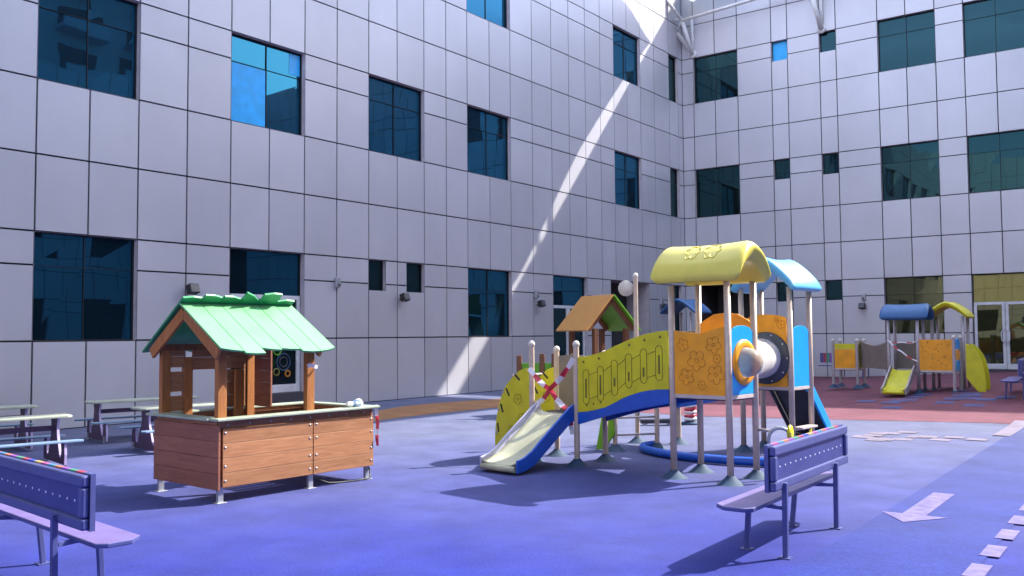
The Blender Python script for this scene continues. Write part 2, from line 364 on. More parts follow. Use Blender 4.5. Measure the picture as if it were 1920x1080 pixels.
def facade(root, fn, cols, rows, opens, zbase=0):
    """opens: (s0,s1,z0,z1,depth,kind,mull_s,mull_z)"""
    p = MB()
    def cell(s0, s1, z0, z1, g):
        a0, a1, b0, b1 = s0 + g[0], s1 - g[1], z0 + g[2], z1 - g[3]
        i = len(p.v)
        for d in (0, -.03): p.v.extend(fn(s, z, d) for s, z in ((a0, b0), (a1, b0), (a1, b1), (a0, b1)))
        p.f.append(((i, i + 1, i + 2, i + 3), 0, False))
        for k in range(4): k2 = (k + 1) % 4; p.f.append(((i + k, i + 4 + k, i + 4 + k2, i + k2), 0, False))
        p.quad([fn(s, z, -.031) for s, z in ((s0, z0), (s1, z0), (s1, z1), (s0, z1))], 1)
    G = .015
    for s0, s1 in zip(cols, cols[1:]):
        for z0, z1 in zip(rows, rows[1:]):
            rects = [(s0, s1, z0, z1, (G, G, G, G))]
            for (a, b, c, d, *_) in opens:
                out = []
                for (x0, x1, y0, y1, gg) in rects:
                    if b <= x0 + .002 or a >= x1 - .002 or d <= y0 + .002 or c >= y1 - .002: out.append((x0, x1, y0, y1, gg)); continue
                    if a > x0 + .03: out.append((x0, a, y0, y1, (gg[0], 0, gg[2], gg[3])))
                    if b < x1 - .03: out.append((b, x1, y0, y1, (0, gg[1], gg[2], gg[3])))
                    m0, m1 = max(a, x0), min(b, x1)
                    if c > y0 + .03: out.append((m0, m1, y0, c, (gg[0] if m0 == x0 else 0, gg[1] if m1 == x1 else 0, gg[2], 0)))
                    if d < y1 - .03: out.append((m0, m1, d, y1, (gg[0] if m0 == x0 else 0, gg[1] if m1 == x1 else 0, 0, gg[3])))
                rects = out
            for r in rects: cell(*r)
    p.build('wall', ['panel', 'joint'], root, fix=False)
    for (a, b, c, d, dep, kind, mu, mz) in opens:
        w = MB(); rv = 0
        for q in (((a, c), (a, d)), ((b, c), (b, d)), ((a, d), (b, d)), ((a, c), (b, c))):
            (s1, z1), (s2, z2) = q; w.quad([fn(s1, z1, 0), fn(s2, z2, 0), fn(s2, z2, -dep), fn(s1, z1, -dep)], 0)
        def bar(s0, s1, z0, z1, mi, d0=-dep + .002, d1=-dep + .03):
            i = len(w.v)
            for dd in (d0, d1): w.v.extend(fn(s, z, dd) for s, z in ((s0, z0), (s1, z0), (s1, z1), (s0, z1)))
            for f in ((3, 2, 1, 0), (4, 5, 6, 7), (0, 1, 5, 4), (1, 2, 6, 5), (2, 3, 7, 6), (3, 0, 4, 7)): w.f.append((tuple(i + k for k in f), mi, False))
        if kind == 'recess':
            w.quad([fn(s, z, -dep) for s, z in ((a, c), (b, c), (b, d), (a, d))], 1)
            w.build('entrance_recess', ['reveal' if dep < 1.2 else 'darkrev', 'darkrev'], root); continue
        gm = {'win': 'glass', 'dark': 'glassb', 'blind': 'glass', 'blue': 'blind', 'olive': 'glassd', 'door': 'glass', 'ydoor': 'glassy', 'painted_sky_win': 'glass'}[kind]
        fr = .02
        for (s0, s1, z0, z1) in ((a, a + fr, c, d), (b - fr, b, c, d), (a + fr, b - fr, c, c + fr), (a + fr, b - fr, d - fr, d)): bar(s0, s1, z0, z1, 1)
        for x in mu: bar(x - .005, x + .005, c + fr, d - fr, 1, -dep + .003, -dep + .022)
        for z in mz:
            xs = [a + fr] + [x for x in mu] + [b - fr]
            for k, (x0, x1) in enumerate(zip(xs, xs[1:])): bar(x0 + (.005 if k else 0), x1 - (.005 if k < len(xs) - 2 else 0), z - .004, z + .004, 1, -dep + .003, -dep + .022)
        isdoor = kind in ('door', 'ydoor')
        wo = w.build('door' if isdoor else 'window', ['reveal', 'joint'], root)
        gl = MB()
        xs = [a] + list(mu) + [b]; zs = [c] + list(mz) + [d]
        for x0, x1 in zip(xs, xs[1:]):
            for z0, z1 in zip(zs, zs[1:]):
                t1, t2 = random.uniform(-.004, .004), random.uniform(-.004, .004)
                gl.quad([fn(s, z, -dep + q) for s, z, q in ((x0, z0, t1), (x1, z0, -t1), (x1, z1, -t2), (x0, z1, t2))])
        if isdoor:
            zt = mz[0]; gl = MB().quad([fn(s, z, -dep) for s, z in ((a, zt), (b, zt), (b, d), (a, d))])
        gl.build('pane', gm, wo, fix=False)
        if kind == 'painted_sky_win':
            for (s0, s1, z0, z1) in SKY_RECTS: MB().quad([fn(s, z, -dep + .008) for s, z in ((s0, z0), (s1, z0), (s1, z1), (s0, z1))]).build('blind', 'blind', wo)
        if isdoor:
            zt = mz[0]; z0 = DOORZ; mid = (a + b) / 2
            step = MB(); i = len(step.v)
            for dd in (-dep, .04): step.v.extend(fn(s, z, dd) for s, z in ((a + .005, c), (b - .005, c), (b - .005, z0 - .005), (a + .005, z0 - .005)))
            for f in ((3, 2, 1, 0), (4, 5, 6, 7), (0, 1, 5, 4), (1, 2, 6, 5), (2, 3, 7, 6), (3, 0, 4, 7)): step.f.append((tuple(i + k for k in f), 0, False))
            step.build('doorstep', 'deck', wo, bevel=.006)
            for (s0, s1, hs) in ((a + .02, mid - .006, 1), (mid + .006, b - .02, -1)):
                lf = MB(); F = .085
                for (q0, q1, y0, y1) in ((s0, s0 + F, z0, zt), (s1 - F, s1, z0, zt), (s0 + F, s1 - F, z0, z0 + .16), (s0 + F, s1 - F, zt - F, zt)):
                    i = len(lf.v)
                    for dd in (-dep + .002, -dep + .055): lf.v.extend(fn(s, z, dd) for s, z in ((q0, y0), (q1, y0), (q1, y1), (q0, y1)))
                    for f in ((3, 2, 1, 0), (4, 5, 6, 7), (0, 1, 5, 4), (1, 2, 6, 5), (2, 3, 7, 6), (3, 0, 4, 7)): lf.f.append((tuple(i + k for k in f), 0, False))
                lf.build('door_leaf', 'white', wo, bevel=.005)
                MB().quad([fn(s, z, -dep + .02) for s, z in ((s0 + F, z0 + .16), (s1 - F, z0 + .16), (s1 - F, zt - F), (s0 + F, zt - F))]).build('pane', 'glassb' if kind == 'door' else 'glassd', wo)
                hx = (s1 - F / 2) if hs > 0 else (s0 + F / 2)
                hz = z0 + 1.0
                MB().tube([fn(hx, hz - .2, -dep + .05), fn(hx, hz - .2, -dep + .12), fn(hx - hs * .06, hz - .12, -dep + .14), fn(hx - hs * .06, hz + .12, -dep + .14), fn(hx, hz + .2, -dep + .12), fn(hx, hz + .2, -dep + .05)], .016, 8).build('handle', 'white', wo)
            if kind == 'door' and s0 < -15:
                cx = (mid + b) / 2; cz = z0 + .62
                for r, m_, ox, oz in ((.17, 'tealp', .03, 0), (.10, 'redp', .03, 0), (.09, 'green', -.13, .24), (.06, 'orange', .14, -.24), (.07, 'yellow', -.15, -.2)):
                    MB().tube([fn(cx + ox + r * cos(t), cz + oz + r * sin(t), -dep + .026) for t in [2 * pi * k / 24 for k in range(24)]], .018, 6, closed=True).build('round_decal', {'redp': 'ramp', 'tealp': 'cone', 'yellow': 'yline', 'orange': 'oline'}.get(m_, m_), wo)

R = ROWS
def std(cols, i0, i1, f, kind='win', mull=True):
    r0 = {1: 1, 2: 5, 3: 9}[f]
    return (cols[i0], cols[i1], R[r0], R[r0 + 2], .13, kind, [cols[i0 + 1]] if (mull and i1 - i0 > 1) else [], [R[r0 + 1]])
DOORZ = .35
SKY_RECTS = [(LC[4] + .03, LC[5] - .02, R[5] + .03, R[6] + .42 - .08 + .0), (LC[6] - .32, LC[6] - .04, R[6] + .06, R[7] - .05)]
SKY_RECTS[0] = (LC[4] + .03, LC[5] - .02, R[5] + .03, R[6] - .02)  # pane areas that carry the painted sky reflection
Lop = [std(LC, 0, 2, 1), (LC[4], LC[6], 0, R[3], .15, 'door', [], [2.345]),
       (LC[8], -15.62, 2.53, R[3], .13, 'dark', [], []), (-14.93, LC[10], 2.53, R[3], .13, 'dark', [], []),
       std(LC, 12, 14, 1), (LC[16], LC[18], 0, R[3], .15, 'door', [], [2.36]),
       (-5.414, -2.817, 0, R[3], .9, 'recess', [], []), (-1.0, -.36, .05, R[3], .13, 'dark', [], [R[2]])]
for f in (2, 3):
    for i0 in (0, 4, 8, 12, 20): Lop.append(std(LC, i0, i0 + 2, f, 'painted_sky_win' if (f == 2 and i0 == 4) else 'win'))
    r0 = {2: 5, 3: 9}[f]; Lop.append((LC[24], LC[25], R[r0], R[r0 + 2], .13, 'dark', [], [R[r0 + 1]]))
for k in range(5):
    s1 = LCX[24 - 2 - 4 * k]; s0 = LCX[24 - 4 - 4 * k]
    for f in (1, 2, 3):
        r0 = {1: 1, 2: 5, 3: 9}[f]; Lop.append((s0, s1, R[r0], R[r0 + 2], .13, 'win', [LCX[24 - 3 - 4 * k]], [R[r0 + 1]]))
Rop = [(.6, 2.5, .02, R[3], 1.5, 'recess', [], []), (RC[4], RC[5], 2.57, R[3], .13, 'dark', [], []), (RC[6], RC[7], 2.57, R[3], .13, 'dark', [], []),
       std(RC, 8, 10, 1, 'olive'), (RC[11], RC[13], .0, R[3], .13, 'ydoor', [], [2.38])]
for f, kk in ((2, 'dark'), (3, 'dark')):
    Rop += [std(RC, 1, 3, f, kk), std(RC, 8, 10, f, kk), std(RC, 11, 13, f, kk)]
    z1 = R[7] if f == 2 else R[11]
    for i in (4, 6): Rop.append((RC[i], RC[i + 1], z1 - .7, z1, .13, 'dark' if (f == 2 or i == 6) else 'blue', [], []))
school = thing('school_building', 'grey panel-clad three-storey school wing forming the L-shaped corner behind the play yard', 'building', (CX, CY, 0), -TH)
DOORZ = .35
facade(school, lambda s, z, d: (d, s, z), LCX, ROWS, Lop)
facade(school, lambda s, z, d: (s, -d, z), RCX, ROWS, Rop)
c = MB(); c.box(-7, -.032, -47, 8, 14.355, 14.40); c.box(-.031, 27, .032, 8, 14.355, 14.40); c.build('roof', 'coping', school)
c = MB(); c.box(-7, -1.8, -47, 8, 0, 14.35); c.box(-1.79, 27, 1.8, 8, 0, 14.35); c.build('inner_wall', 'darkrev', school)

# wings on the two other sides of the yard, seen mirrored in the glass
east = thing('classroom_wing', 'grey panel-clad wing with paired dark windows across the yard, mirrored in the left windows', 'building', (CX, CY, 0), -TH)
EC = [-46 + 1.0 * k for k in range(47)]; Eop = []
for f in (1, 2, 3):
    r0 = {1: 1, 2: 5, 3: 9}[f]
    for k in range(2, 44, 4): Eop.append((EC[k], EC[k + 2], R[r0], R[r0 + 2], .13, 'dark', [EC[k + 1]], [R[r0 + 1]]))
facade(east, lambda s, z, d: (27.2 - d, s, z), EC, ROWS, Eop)
c = MB(); c.box(27.3, 35, -47, 8, 14.0, 14.4); c.build('roof', 'coping', east)
c = MB(); c.box(27.5, 35, -47, 8, 0, 14.0); c.build('inner_wall', 'darkrev', east)
south = thing('rear_wing', 'grey panel-clad wing closing the yard behind the viewer, mirrored in the far windows', 'building', (CX, CY, 0), -TH)
SC = [.9 * k for k in range(31)]; Sop = []
for f in (1, 2, 3):
    r0 = {1: 1, 2: 5, 3: 9}[f]
    for k in range(2, 28, 4): Sop.append((SC[k], SC[k + 2], R[r0], R[r0 + 2], .13, 'dark', [SC[k + 1]], [R[r0 + 1]]))
facade(south, lambda s, z, d: (s, -44 + d, z), SC, ROWS, Sop)
c = MB(); c.box(.1, 27, -50, -44.1, 14.0, 14.4); c.build('roof', 'coping', south)
c = MB(); c.box(.1, 27, -50, -44.3, 0, 14.0); c.build('inner_wall', 'darkrev', south)
tw = thing('apartment_tower', 'tall pale apartment tower with stacked balconies, mirrored in the top left window', 'tower block', tuple(court(55, -7)) + (0,), -TH)
t = MB(); t.box(-6, 6, -8, 8, 0, 62); t.build('wall', 'tower', tw)
for k in range(15):
    z = 10 + k * 3.3
    for y0 in (-6.5, -1.5, 3.5):
        b_ = MB(); b_.box(-7.6, -6.01, y0, y0 + 3, z, z + .25); b_.box(-7.6, -7.45, y0, y0 + 3, z + .251, z + 1.0); b_.build('balcony', 'tower', tw)
        b_ = MB(); b_.box(-6.06, -6.003, y0 + .3, y0 + 2.7, z + .26, z + 2.4); b_.build('window', 'glassb', tw)

# ------------------------------------------------------------------ tensile canopy and its masts
can = thing('shade_canopy', 'white tensile shade canopy on tubular steel struts fixed high on the far wall', 'canopy', (CX, CY, 0), -TH)
OE = [(.6, .03), (.9, .06), (1.17, .16), (2.16, .44), (3.0, .60), (3.72, .68), (4.3, .56), (4.65, .42), (5.2, .2), (5.6, .12), (6.0, .22), (6.4, .5), (6.9, .72), (7.65, .78), (9, .85), (11.6, 1.0)]
def mem(a, b):
    v = .9 + 26 * b ** 1.3
    umin = .62 + .30 * max(0, 1 - (v - .9) / 2); u = umin + (11.5 - umin) * a
    edge = 13.3 + table(OE, u) + .11
    top = 14.1 + .5 * sin(pi * min(1, b * 1.0)) * sin(pi * a) + .12 * cos(v * .9)
    return (u, -v, lerp(edge, max(top, edge + .02), sstep(.9, 4.5, v)))
MB().grid(mem, 90, 50).build('membrane', 'membrane', can, fix=False)
def strut(p, q, r, m='mast'): MB().tube([p, q], r, 10).build('strut', m, can)
for (u0, dz, sc) in ((.46, 0, 1), (5.21, -.05, .3)):
    base = (u0, -.06, 11.85 + dz)
    strut(base, (u0 - .12, -.62, 13.0 + dz), .075); strut((u0 - .12, -.62, 13.0 + dz), (u0 - .75 * sc, -1.6, 14.2), .06)
    strut((u0 + .03, -.05, 11.86 + dz), (u0 - 1.6 * sc, -.9, 14.4), .085)
    if sc == 1: strut((u0 - .5, -.35, 12.66 + dz), (u0 - .12, -.62, 13.0 + dz), .035)
    if sc == 1: strut((u0 - .85, -.52, 13.2 + dz), (u0 - .12, -.62, 13.02 + dz), .035); strut((u0 - .85, -.52, 13.2 + dz), (u0 - .5, -1.2, 13.75), .035)
    if sc == 1: strut((u0 - 1.3, -.75, 13.9), (u0 - .5, -1.2, 13.75), .035)
    strut((u0 + .02, -.05, 11.9 + dz), (u0 + .02, -.08, 13.2), .06)
    MB().lathe([(0, 0), (.16, 0), (.16, .04), (0, .04)], lambda x, y, z: (u0 + x, -.005 - z, 11.85 + dz + y), 14).build('fixing_plate', 'mast', can)
MB().tube([(.35, -.64, 12.98), (5.1, -.64, 13.25), (12, -.64, 13.5)], .06, 10).build('tie_tube', 'mast', can)

# ------------------------------------------------------------------ wall fittings
def wall_thing(name, label, cat, side, s, z, group):
    r = TR.angle_signed(Vector((1, 0)))
    loc = (court(0, -s) if side == 0 else court(s, 0)); rot = (-TH + pi / 2) if side == 0 else -TH
    return thing(name, label, cat, (loc.x, loc.y, z), rot, group)
SPK = [(0, -20.815, 2.333, 'black wall speaker above the green-roofed kiosk, left of the white double door'), (0, -15.152, 2.342, 'black wall speaker just below the two small square windows on the left wall'),
       (0, -9.545, 2.321, 'black wall speaker between the tall window and the far door of the left wall'), (0, -1.954, 2.387, 'black wall speaker nearest the corner, by the blue play roof'), (1, 6.346, 2.292, 'black wall speaker on the far wall, left of the olive window')]
for side, s, z, lb in SPK:
    w = wall_thing('wall_speaker', lb, 'speaker', side, s, z, 'black speakers on the walls')
    sg = -1
    # local x along wall, local -y out of the wall
    b_ = MB(); b_.box(-.10, .10, -.24, -.10, -.09, .09, 0, Matrix.Rotation(radians(-18), 4, 'X')); b_.build('speaker_box', 'black', w, bevel=.012)
    MB().tube([(0, 0, .02), (0, -.12, .02)], .022, 8).build('bracket', 'black', w)
    b_ = MB(); b_.box(-.085, .085, -.2475, -.241, -.075, .075, 0, Matrix.Rotation(radians(-18), 4, 'X')); b_.build('grille', 'flange', w)
BOX = [(0, -17.156, 2.663, 'small grey junction box on the left wall, right of the white double door'), (0, -9.645, 2.638, 'small grey junction box above the speaker beside the far door'),
       (0, -2.026, 2.629, 'small grey camera box nearest the wall corner'), (1, 6.373, 2.641, 'small grey junction box above the speaker on the far wall')]
for side, s, z, lb in BOX:
    w = wall_thing('junction_box', lb, 'junction box', side, s, z, 'grey junction boxes on the walls')
    b_ = MB(); b_.box(-.06, .06, -.09, 0, -.11, .11); b_.build('housing', 'galv', w, bevel=.012)
    MB().tube([(0, -.09, -.02), (0, -.13, -.06)], .03, 10).build('lens', 'grey', w)

# ------------------------------------------------------------------ kiosk
K = thing('play_kiosk', 'wooden play kiosk with mint green board roof and brown counter', 'playhouse', (-2.64, 8.23, 0), radians(50))
KL, KW = 1.83, 1.13
def planks(mb, fn, a0, a1, z0, z1, n, t=.022):
    h = (z1 - z0) / n
    for k in range(n): mb.prism([(a0, z0 + k * h + .0012), (a1, z0 + k * h + .0012), (a1, z0 + (k + 1) * h - .0012), (a0, z0 + (k + 1) * h - .0012)], fn, t)
    return mb
fy = lambda y: (lambda a, z, c: (a, y + c, z)); fx = lambda x: (lambda a, z, c: (x + c, a, z))
planks(MB(), fy(0), .035, 1.035, .14, .665, 4).build('front_panel', 'woodh', K, bevel=.003)
planks(MB(), fy(0), 1.045, KL - .01, .14, .665, 4).build('front_panel', 'woodh', K, bevel=.003)
planks(MB(), fx(-.012), .0, KW, .12, .70, 4).build('side_panel', 'woody', K, bevel=.003)
planks(MB(), fx(KL - .03), .03, KW - .03, .2, .70, 4).build('side_panel', 'woody', K, bevel=.003)
planks(MB(), fy(KW - .03), .02, KL - .05, .14, .70, 4).build('back_panel', 'woodh', K, bevel=.003)
b_ = MB(); b_.box(.015, KL, .024, .05, .667, .738); b_.box(.0, .024, .05, KW - .04, .70, .738); b_.box(KL - .06, KL - .035, .05, KW - .04, .70, .738); b_.box(.03, KL - .04, KW - .06, KW - .035, .70, .738); b_.build('apron', 'woodh', K, bevel=.003)
b_ = MB(); b_.box(-.05, KL + .04, -.05, .09, .74, .765); b_.box(-.075, .09, .092, KW + .05, .74, .764); b_.box(.092, KL + .04, KW - .08, KW + .05, .74, .764); b_.box(KL - .1, KL + .04, .092, KW - .082, .74, .764); b_.build('counter_top', 'sage', K, bevel=.006)
s_ = MB()
for k in range(7): s_.box(1.1, KL - .12, .16 + k * .12, .25 + k * .12, .64, .665)
s_.build('slatted_shelf', 'woodd', K, bevel=.003)
PO = [(.06, .07), (1.05, .07), (.06, 1.05), (1.02, 1.05), (.30, 1.05)]
for i, (x, y) in enumerate(PO):
    h = .046; b_ = MB(); b_.box(x - h, x + h, y - h + .03, y + h + .0, .15, 1.43 if i != 4 else 1.30); b_.build('post', 'wood', K, bevel=.006)
# back wall of the house with its openings
b_ = MB(); fn = fy(1.045)
planks(b_, fn, .11, .26, .77, .92, 1); planks(b_, fn, .11, .26, .96, 1.16, 1); planks(b_, fn, .11, .26, 1.20, 1.42, 2)
planks(b_, fn, .35, .97, 1.17, 1.42, 2); planks(b_, fn, .74, .97, .77, 1.165, 3); b_.build('back_wall', 'woodh', K, bevel=.003)
b_ = MB(); b_.box(.80, .90, .98, 1.02, .60, 1.16); b_.build('upright_board', 'wood', K, bevel=.004)
b_ = MB(); planks(b_, fx(1.03), .70, .99, .77, 1.40, 5); b_.build('inner_panel', 'woody', K, bevel=.003)
# roof: boards with ragged ends
ry, rz, ez = .565, 1.81, 1.36
def slope(side):
    mb = MB(); ey = -.13 if side < 0 else 1.27; n = 6; x0, x1 = -.09, 1.18
    for k in range(n):
        xa = lerp(x0, x1, k / n) + .004; xb = lerp(x0, x1, (k + 1) / n) - .004
        la = random.uniform(-.05, .05); lb = random.uniform(-.05, .05); skew = .03
        up = .0 if side < 0 else .18
        def P(x, t): # t 0 ridge -> 1 eave
            return Vector((x + skew * t, lerp(ry, ey, t), lerp(rz, ez, t)))
        d = P(0, 1) - P(0, 0); ln = sqrt(d.y ** 2 + d.z ** 2)
        nrm = Vector((0, -d.z * (1 if d.y > 0 else -1), abs(d.y))).normalized()
        ta, tb = -up * random.uniform(.35, 1.2) / ln, -up * random.uniform(.35, 1.2) / ln
        if side < 0: ta = tb = .012
        pts = [P(xa, ta), P((xa + xb) / 2, (ta + tb) / 2 - (.02 if side > 0 else 0)), P(xb, tb), P(xb, 1 + lb / ln), P((xa + xb) / 2, 1 + (la + lb) / 2 / ln + .01), P(xa, 1 + la / ln)]
        i = len(mb.v); t = .02
        for c in (0, t): mb.v += [tuple(p + nrm * c) for p in pts]
        m = len(pts); mb.f.append((tuple(range(i + m - 1, i - 1, -1)), 1, False)); mb.f.append((tuple(range(i + m, i + 2 * m)), 0, False))
        for q in range(m): mb.f.append(((i + q, i + (q + 1) % m, i + m + (q + 1) % m, i + m + q), 0, False))
    return mb
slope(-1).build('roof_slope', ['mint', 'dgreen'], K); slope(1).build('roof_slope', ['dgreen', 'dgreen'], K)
for x in (-.03, 1.12):
    b_ = MB()
    for ey in (-.02, 1.15):
        d = Vector((0, ey - ry, ez + .02 - rz))
        p0 = Vector((x, ry, rz - .075)); p1 = Vector((x, ey, ez - .02)); b_.beam(p0, p1, .03, .11)
    b_.build('gable_board', 'wood', K, bevel=.004)
b_ = MB(); b_.beam((-.02, ry, rz - .04), (1.12, ry, rz - .04), .05, .06); b_.beam((0, .07, 1.40), (1.1, .07, 1.40), .045, .06); b_.beam((0, 1.05, 1.40), (1.1, 1.05, 1.40), .045, .06); b_.build('roof_beam', 'woodd', K, bevel=.004)
for (x, y, z0) in ((.04, .04, .0), (1.04, .04, 0), (KL - .06, .04, 0), (.04, KW - .06, 0), (1.04, KW - .06, 0), (KL - .06, KW - .06, 0)):
    b_ = MB(); b_.box(x - .028, x + .028, y - .004, y + .03, z0, .22 if x < 1.7 else .30); b_.box(x - .05, x + .05, y - .03, y + .05, 0, .008); b_.build('foot', 'galv', K, bevel=.003)
b_ = MB()
for x in (.06, 1.0, 1.08, KL - .04):
    for z in (.2, .33, .5, .63): b_.lathe([(0, -.006), (.009, -.005), (.011, 0)], lambda a, b, c: (x + a, c - .0005, z + b), 8)
for k in range(8): b_.lathe([(0, -.006), (.009, -.005), (.011, 0)], lambda a, b, c: (.1 + k * .23 + a, .0235 + c, .70 + b), 8)
b_.build('bolts', 'galv', K)

# ------------------------------------------------------------------ play structures
def arc_roof(root, cx, cy, z, L_, W_, h, along, m, thick=.13, flowers=None, curl=.0, ex=1.55):
    """moulded plastic saddle roof: ridge along x (along='x') or y; closed thick shell with rounded rims"""
    def f(t, s, side):
        # t,s in -1..1; s across
        e = max(abs(s), abs(t)); k = 1 - max(0, (e - .88) / .12) ** 2 if e > .88 else 1
        th = thick * (.72 + .28 * sqrt(max(0, k)))
        zt = h * (1 - abs(s) ** ex) - .05 * h * (1 - abs(t)) * 0 + .10 * h * (t * t) * (1 - abs(s))
        ln = L_ / 2 * (1 - .05 * abs(s) ** 3 + curl * (1 - abs(s)))
        x = t * ln; y = s * W_ / 2 * (1 - .06 * t * t)
        zz = z + zt + (0 if side else -th * (1.0 if side == 0 else 0) - .0)
        rnd = .28 * thick * (1 - sqrt(max(0, k)))
        if side: zz -= rnd
        else: zz += rnd
        return (cx + x, cy + y, zz) if along == 'x' else (cx + y, cy + x, zz)
    mb = MB(); n = 22; N1 = n + 1; i = len(mb.v)
    for side in (1, 0):
        for a in range(N1):
            for b in range(N1): mb.v.append(f(-1 + 2 * a / n, -1 + 2 * b / n, side))
    for sd in (0, 1):
        o = sd * N1 * N1
        for a in range(n):
            for b in range(n): mb.f.append(((o + a * N1 + b, o + (a + 1) * N1 + b, o + (a + 1) * N1 + b + 1, o + a * N1 + b + 1), 0, True))
    rim = [(a, 0) for a in range(n)] + [(n, b) for b in range(n)] + [(a, n) for a in range(n, 0, -1)] + [(0, b) for b in range(n, 0, -1)]
    for (a, b), (c, d) in zip(rim, rim[1:] + rim[:1]):
        mb.f.append(((a * N1 + b, c * N1 + d, N1 * N1 + c * N1 + d, N1 * N1 + a * N1 + b), 0, True))
    o = mb.build('roof', m, root, subsurf=1)
    if flowers:
        fl = MB()
        for (t0, s0, r) in flowers:
            for q in range(6):
                ph = q * pi / 3; pc = (t0 + r * .62 * cos(ph) / (L_ / 2), s0 + r * .62 * sin(ph) / (W_ / 2)); pts = []
                for k in range(7):
                    an = ph - 1.9 + 3.8 * k / 6; p = f(pc[0] + r * .36 * cos(an) / (L_ / 2), pc[1] + r * .36 * sin(an) / (W_ / 2), 1); pts.append((p[0], p[1], p[2] + .001))
                fl.tube(pts, .006, 6)
        fl.build('embossed_flowers', m, o)
    return o

def post(root, x, y, h, m='post', r=.034, cone=True, ball=True):
    mb = MB(); mb.tube([(x, y, .0), (x, y, h)], r, 14, caps=not ball)
    o = mb.build('post', m, root)
    if ball: MB().lathe([(r, 0), (r * 1.25, .012), (r * 1.2, .035), (r * .8, .058), (0, .068)], lambda a, b, c: (x + a, y + b, h + c), 14).build('post_cap', 'cap', o)
    if cone: MB().lathe([(.145, 0), (.12, .012), (.06, .06), (r + .004, .085)], lambda a, b, c: (x + a, y + b, c), 20).build('footing', 'cone', o)
    return o

def flower_lines(mb, fn, spots, mi=0, rad=.0035):
    for (a, z, r) in spots:
        for q in range(5):
            ph = q * 2 * pi / 5 + a; pts = []
            for k in range(9):
                an = ph - 2.0 + 4.0 * k / 8; pts.append(fn(a + r * .6 * cos(ph) + r * .38 * cos(an), z + r * .6 * sin(ph) + r * .38 * sin(an), 0))
            mb.tube(pts, rad, 5, mi)
        mb.tube([fn(a + r * .2 * cos(t), z + r * .2 * sin(t), 0) for t in [2 * pi * k / 10 for k in range(10)]], rad, 5, mi, closed=True)
    return mb
def arch_outline(a0, a1, z0, zs, zt, n=10):
    pts = [(a0, z0), (a1, z0), (a1, zs)]; mid = (a0 + a1) / 2; hw = (a1 - a0) / 2 * .86
    pts += [(mid + hw * cos(t), zs + (zt - zs) * (.25 + .75 * sin(t)) * (1 if True else 0)) for t in [pi * k / n for k in range(n + 1)]] + [(a0, zs)]
    return pts
def deck(root, x0, x1, y0, y1, z):
    b_ = MB(); b_.box(x0, x1, y0, y1, z - .04, z); o = b_.build('platform', 'deck', root, bevel=.004)
    b_ = MB(); b_.box(x0 + .03, x1 - .03, y0 - .012, y0 - .001, z - .028, z + .012); b_.box(x1 + .001, x1 + .012, y0 + .03, y1 - .03, z - .028, z + .012); b_.build('platform_trim', 'decktrim', o, bevel=.003)
    return o
def slide(root, p0, p1, w, z0, ms):
    """bed from p0 (top) to p1 (bottom) in local plan"""
    p0, p1 = Vector(p0), Vector(p1); d = (p1 - p0).normalized(); r = Vector((d.y, -d.x)); L_ = (p1 - p0).length
    prof = []
    for k in range(17):
        t = k / 16; s = t * L_
        if t < .08: z = z0
        else:
            q = (t - .08) / .92; z = .09 + max(0, (z0 - .09) * (1 - q / .80)); z = z if q < .66 else lerp(z, .09 + .10 * (1 - (q - .66) / .34) ** 2 * .9, sstep(.66, .80, q))
        prof.append((s, z))
    def pt(s, o, z): v = p0 + d * s + r * o; return (v.x, v.y, z)
    bed = MB(); n = len(prof)
    bed.grid(lambda a, b: pt(*( (lambda q, o: (q[0], o, q[1] + .035 * (2 * abs(o) / w) ** 4))(prof[min(n - 1, int(round(a * (n - 1))))], (b - .5) * w))), n - 1, 10)
    bo = bed.build('slide_bed', ms[0], root, fix=False)
    sm = bo.modifiers.new('thick', 'SOLIDIFY'); sm.thickness = .012; sm.offset = 0
    out = []
    for sgn, mm in ((-1, ms[1]), (1, ms[2])):
        sd = MB(); pts = []
        for s, z in prof: pts.append((s, z + .12 - .05 * sstep(.6, 1, s / L_)))
        for s, z in reversed(prof): pts.append((s, max(.015, z - .07)))
        o0 = sgn * (w / 2 + .008)
        sd.prism(pts, lambda a, z, c: pt(a, o0 + sgn * c, z), .03)
        sd.build('slide_side', mm, root, bevel=.008)
        out.append(o0)
    rim = MB()
    s_end, z_end = prof[-1]
    rim.tube([pt(s_end, -w / 2, z_end - .03), pt(s_end, w / 2, z_end - .03)], .035, 10); rim.build('slide_lip', ms[0], root)

PS = thing('play_structure', 'large climbing frame with lime and sky blue roofs, orange panels and yellow wave bridge', 'playground', (2.155, 9.10, 0), radians(-43.137))
q = .53
for (x, y, h) in ((0, 0, 2.02), (-.66, 0, 2.0), (0, q, 2.06), (-.66, q, 2.06)): post(PS, x, y, h, ball=False)
for (x, y, h) in ((-1.145, 2.34, 2.06), (-.485, 2.34, 2.06), (-1.145, 2.34 + q, 2.06), (-.485, 2.34 + q, 2.06)): post(PS, x, y, h, ball=False)
for (x, y, h) in ((-1.955, 0, 1.36), (-1.955, q, 1.24), (-2.64, 0, 1.36), (-2.70, q, 1.29)): post(PS, x, y, h)
for (x, y, h) in ((-2.72, 2.26, 2.28), (-2.12, 1.85, 1.3), (-2.22, 2.52, 1.3), (-2.44, 1.37, 1.25)): post(PS, x, y, h, r=.032)
deck(PS, -.66, 0, 0, q, .86); deck(PS, -1.145, -.485, 2.34, 2.34 + q, .82); deck(PS, -2.64, -1.955, 0, q, .575)
fr = lambda y0: (lambda a, z, c: (a, y0 + c, z))
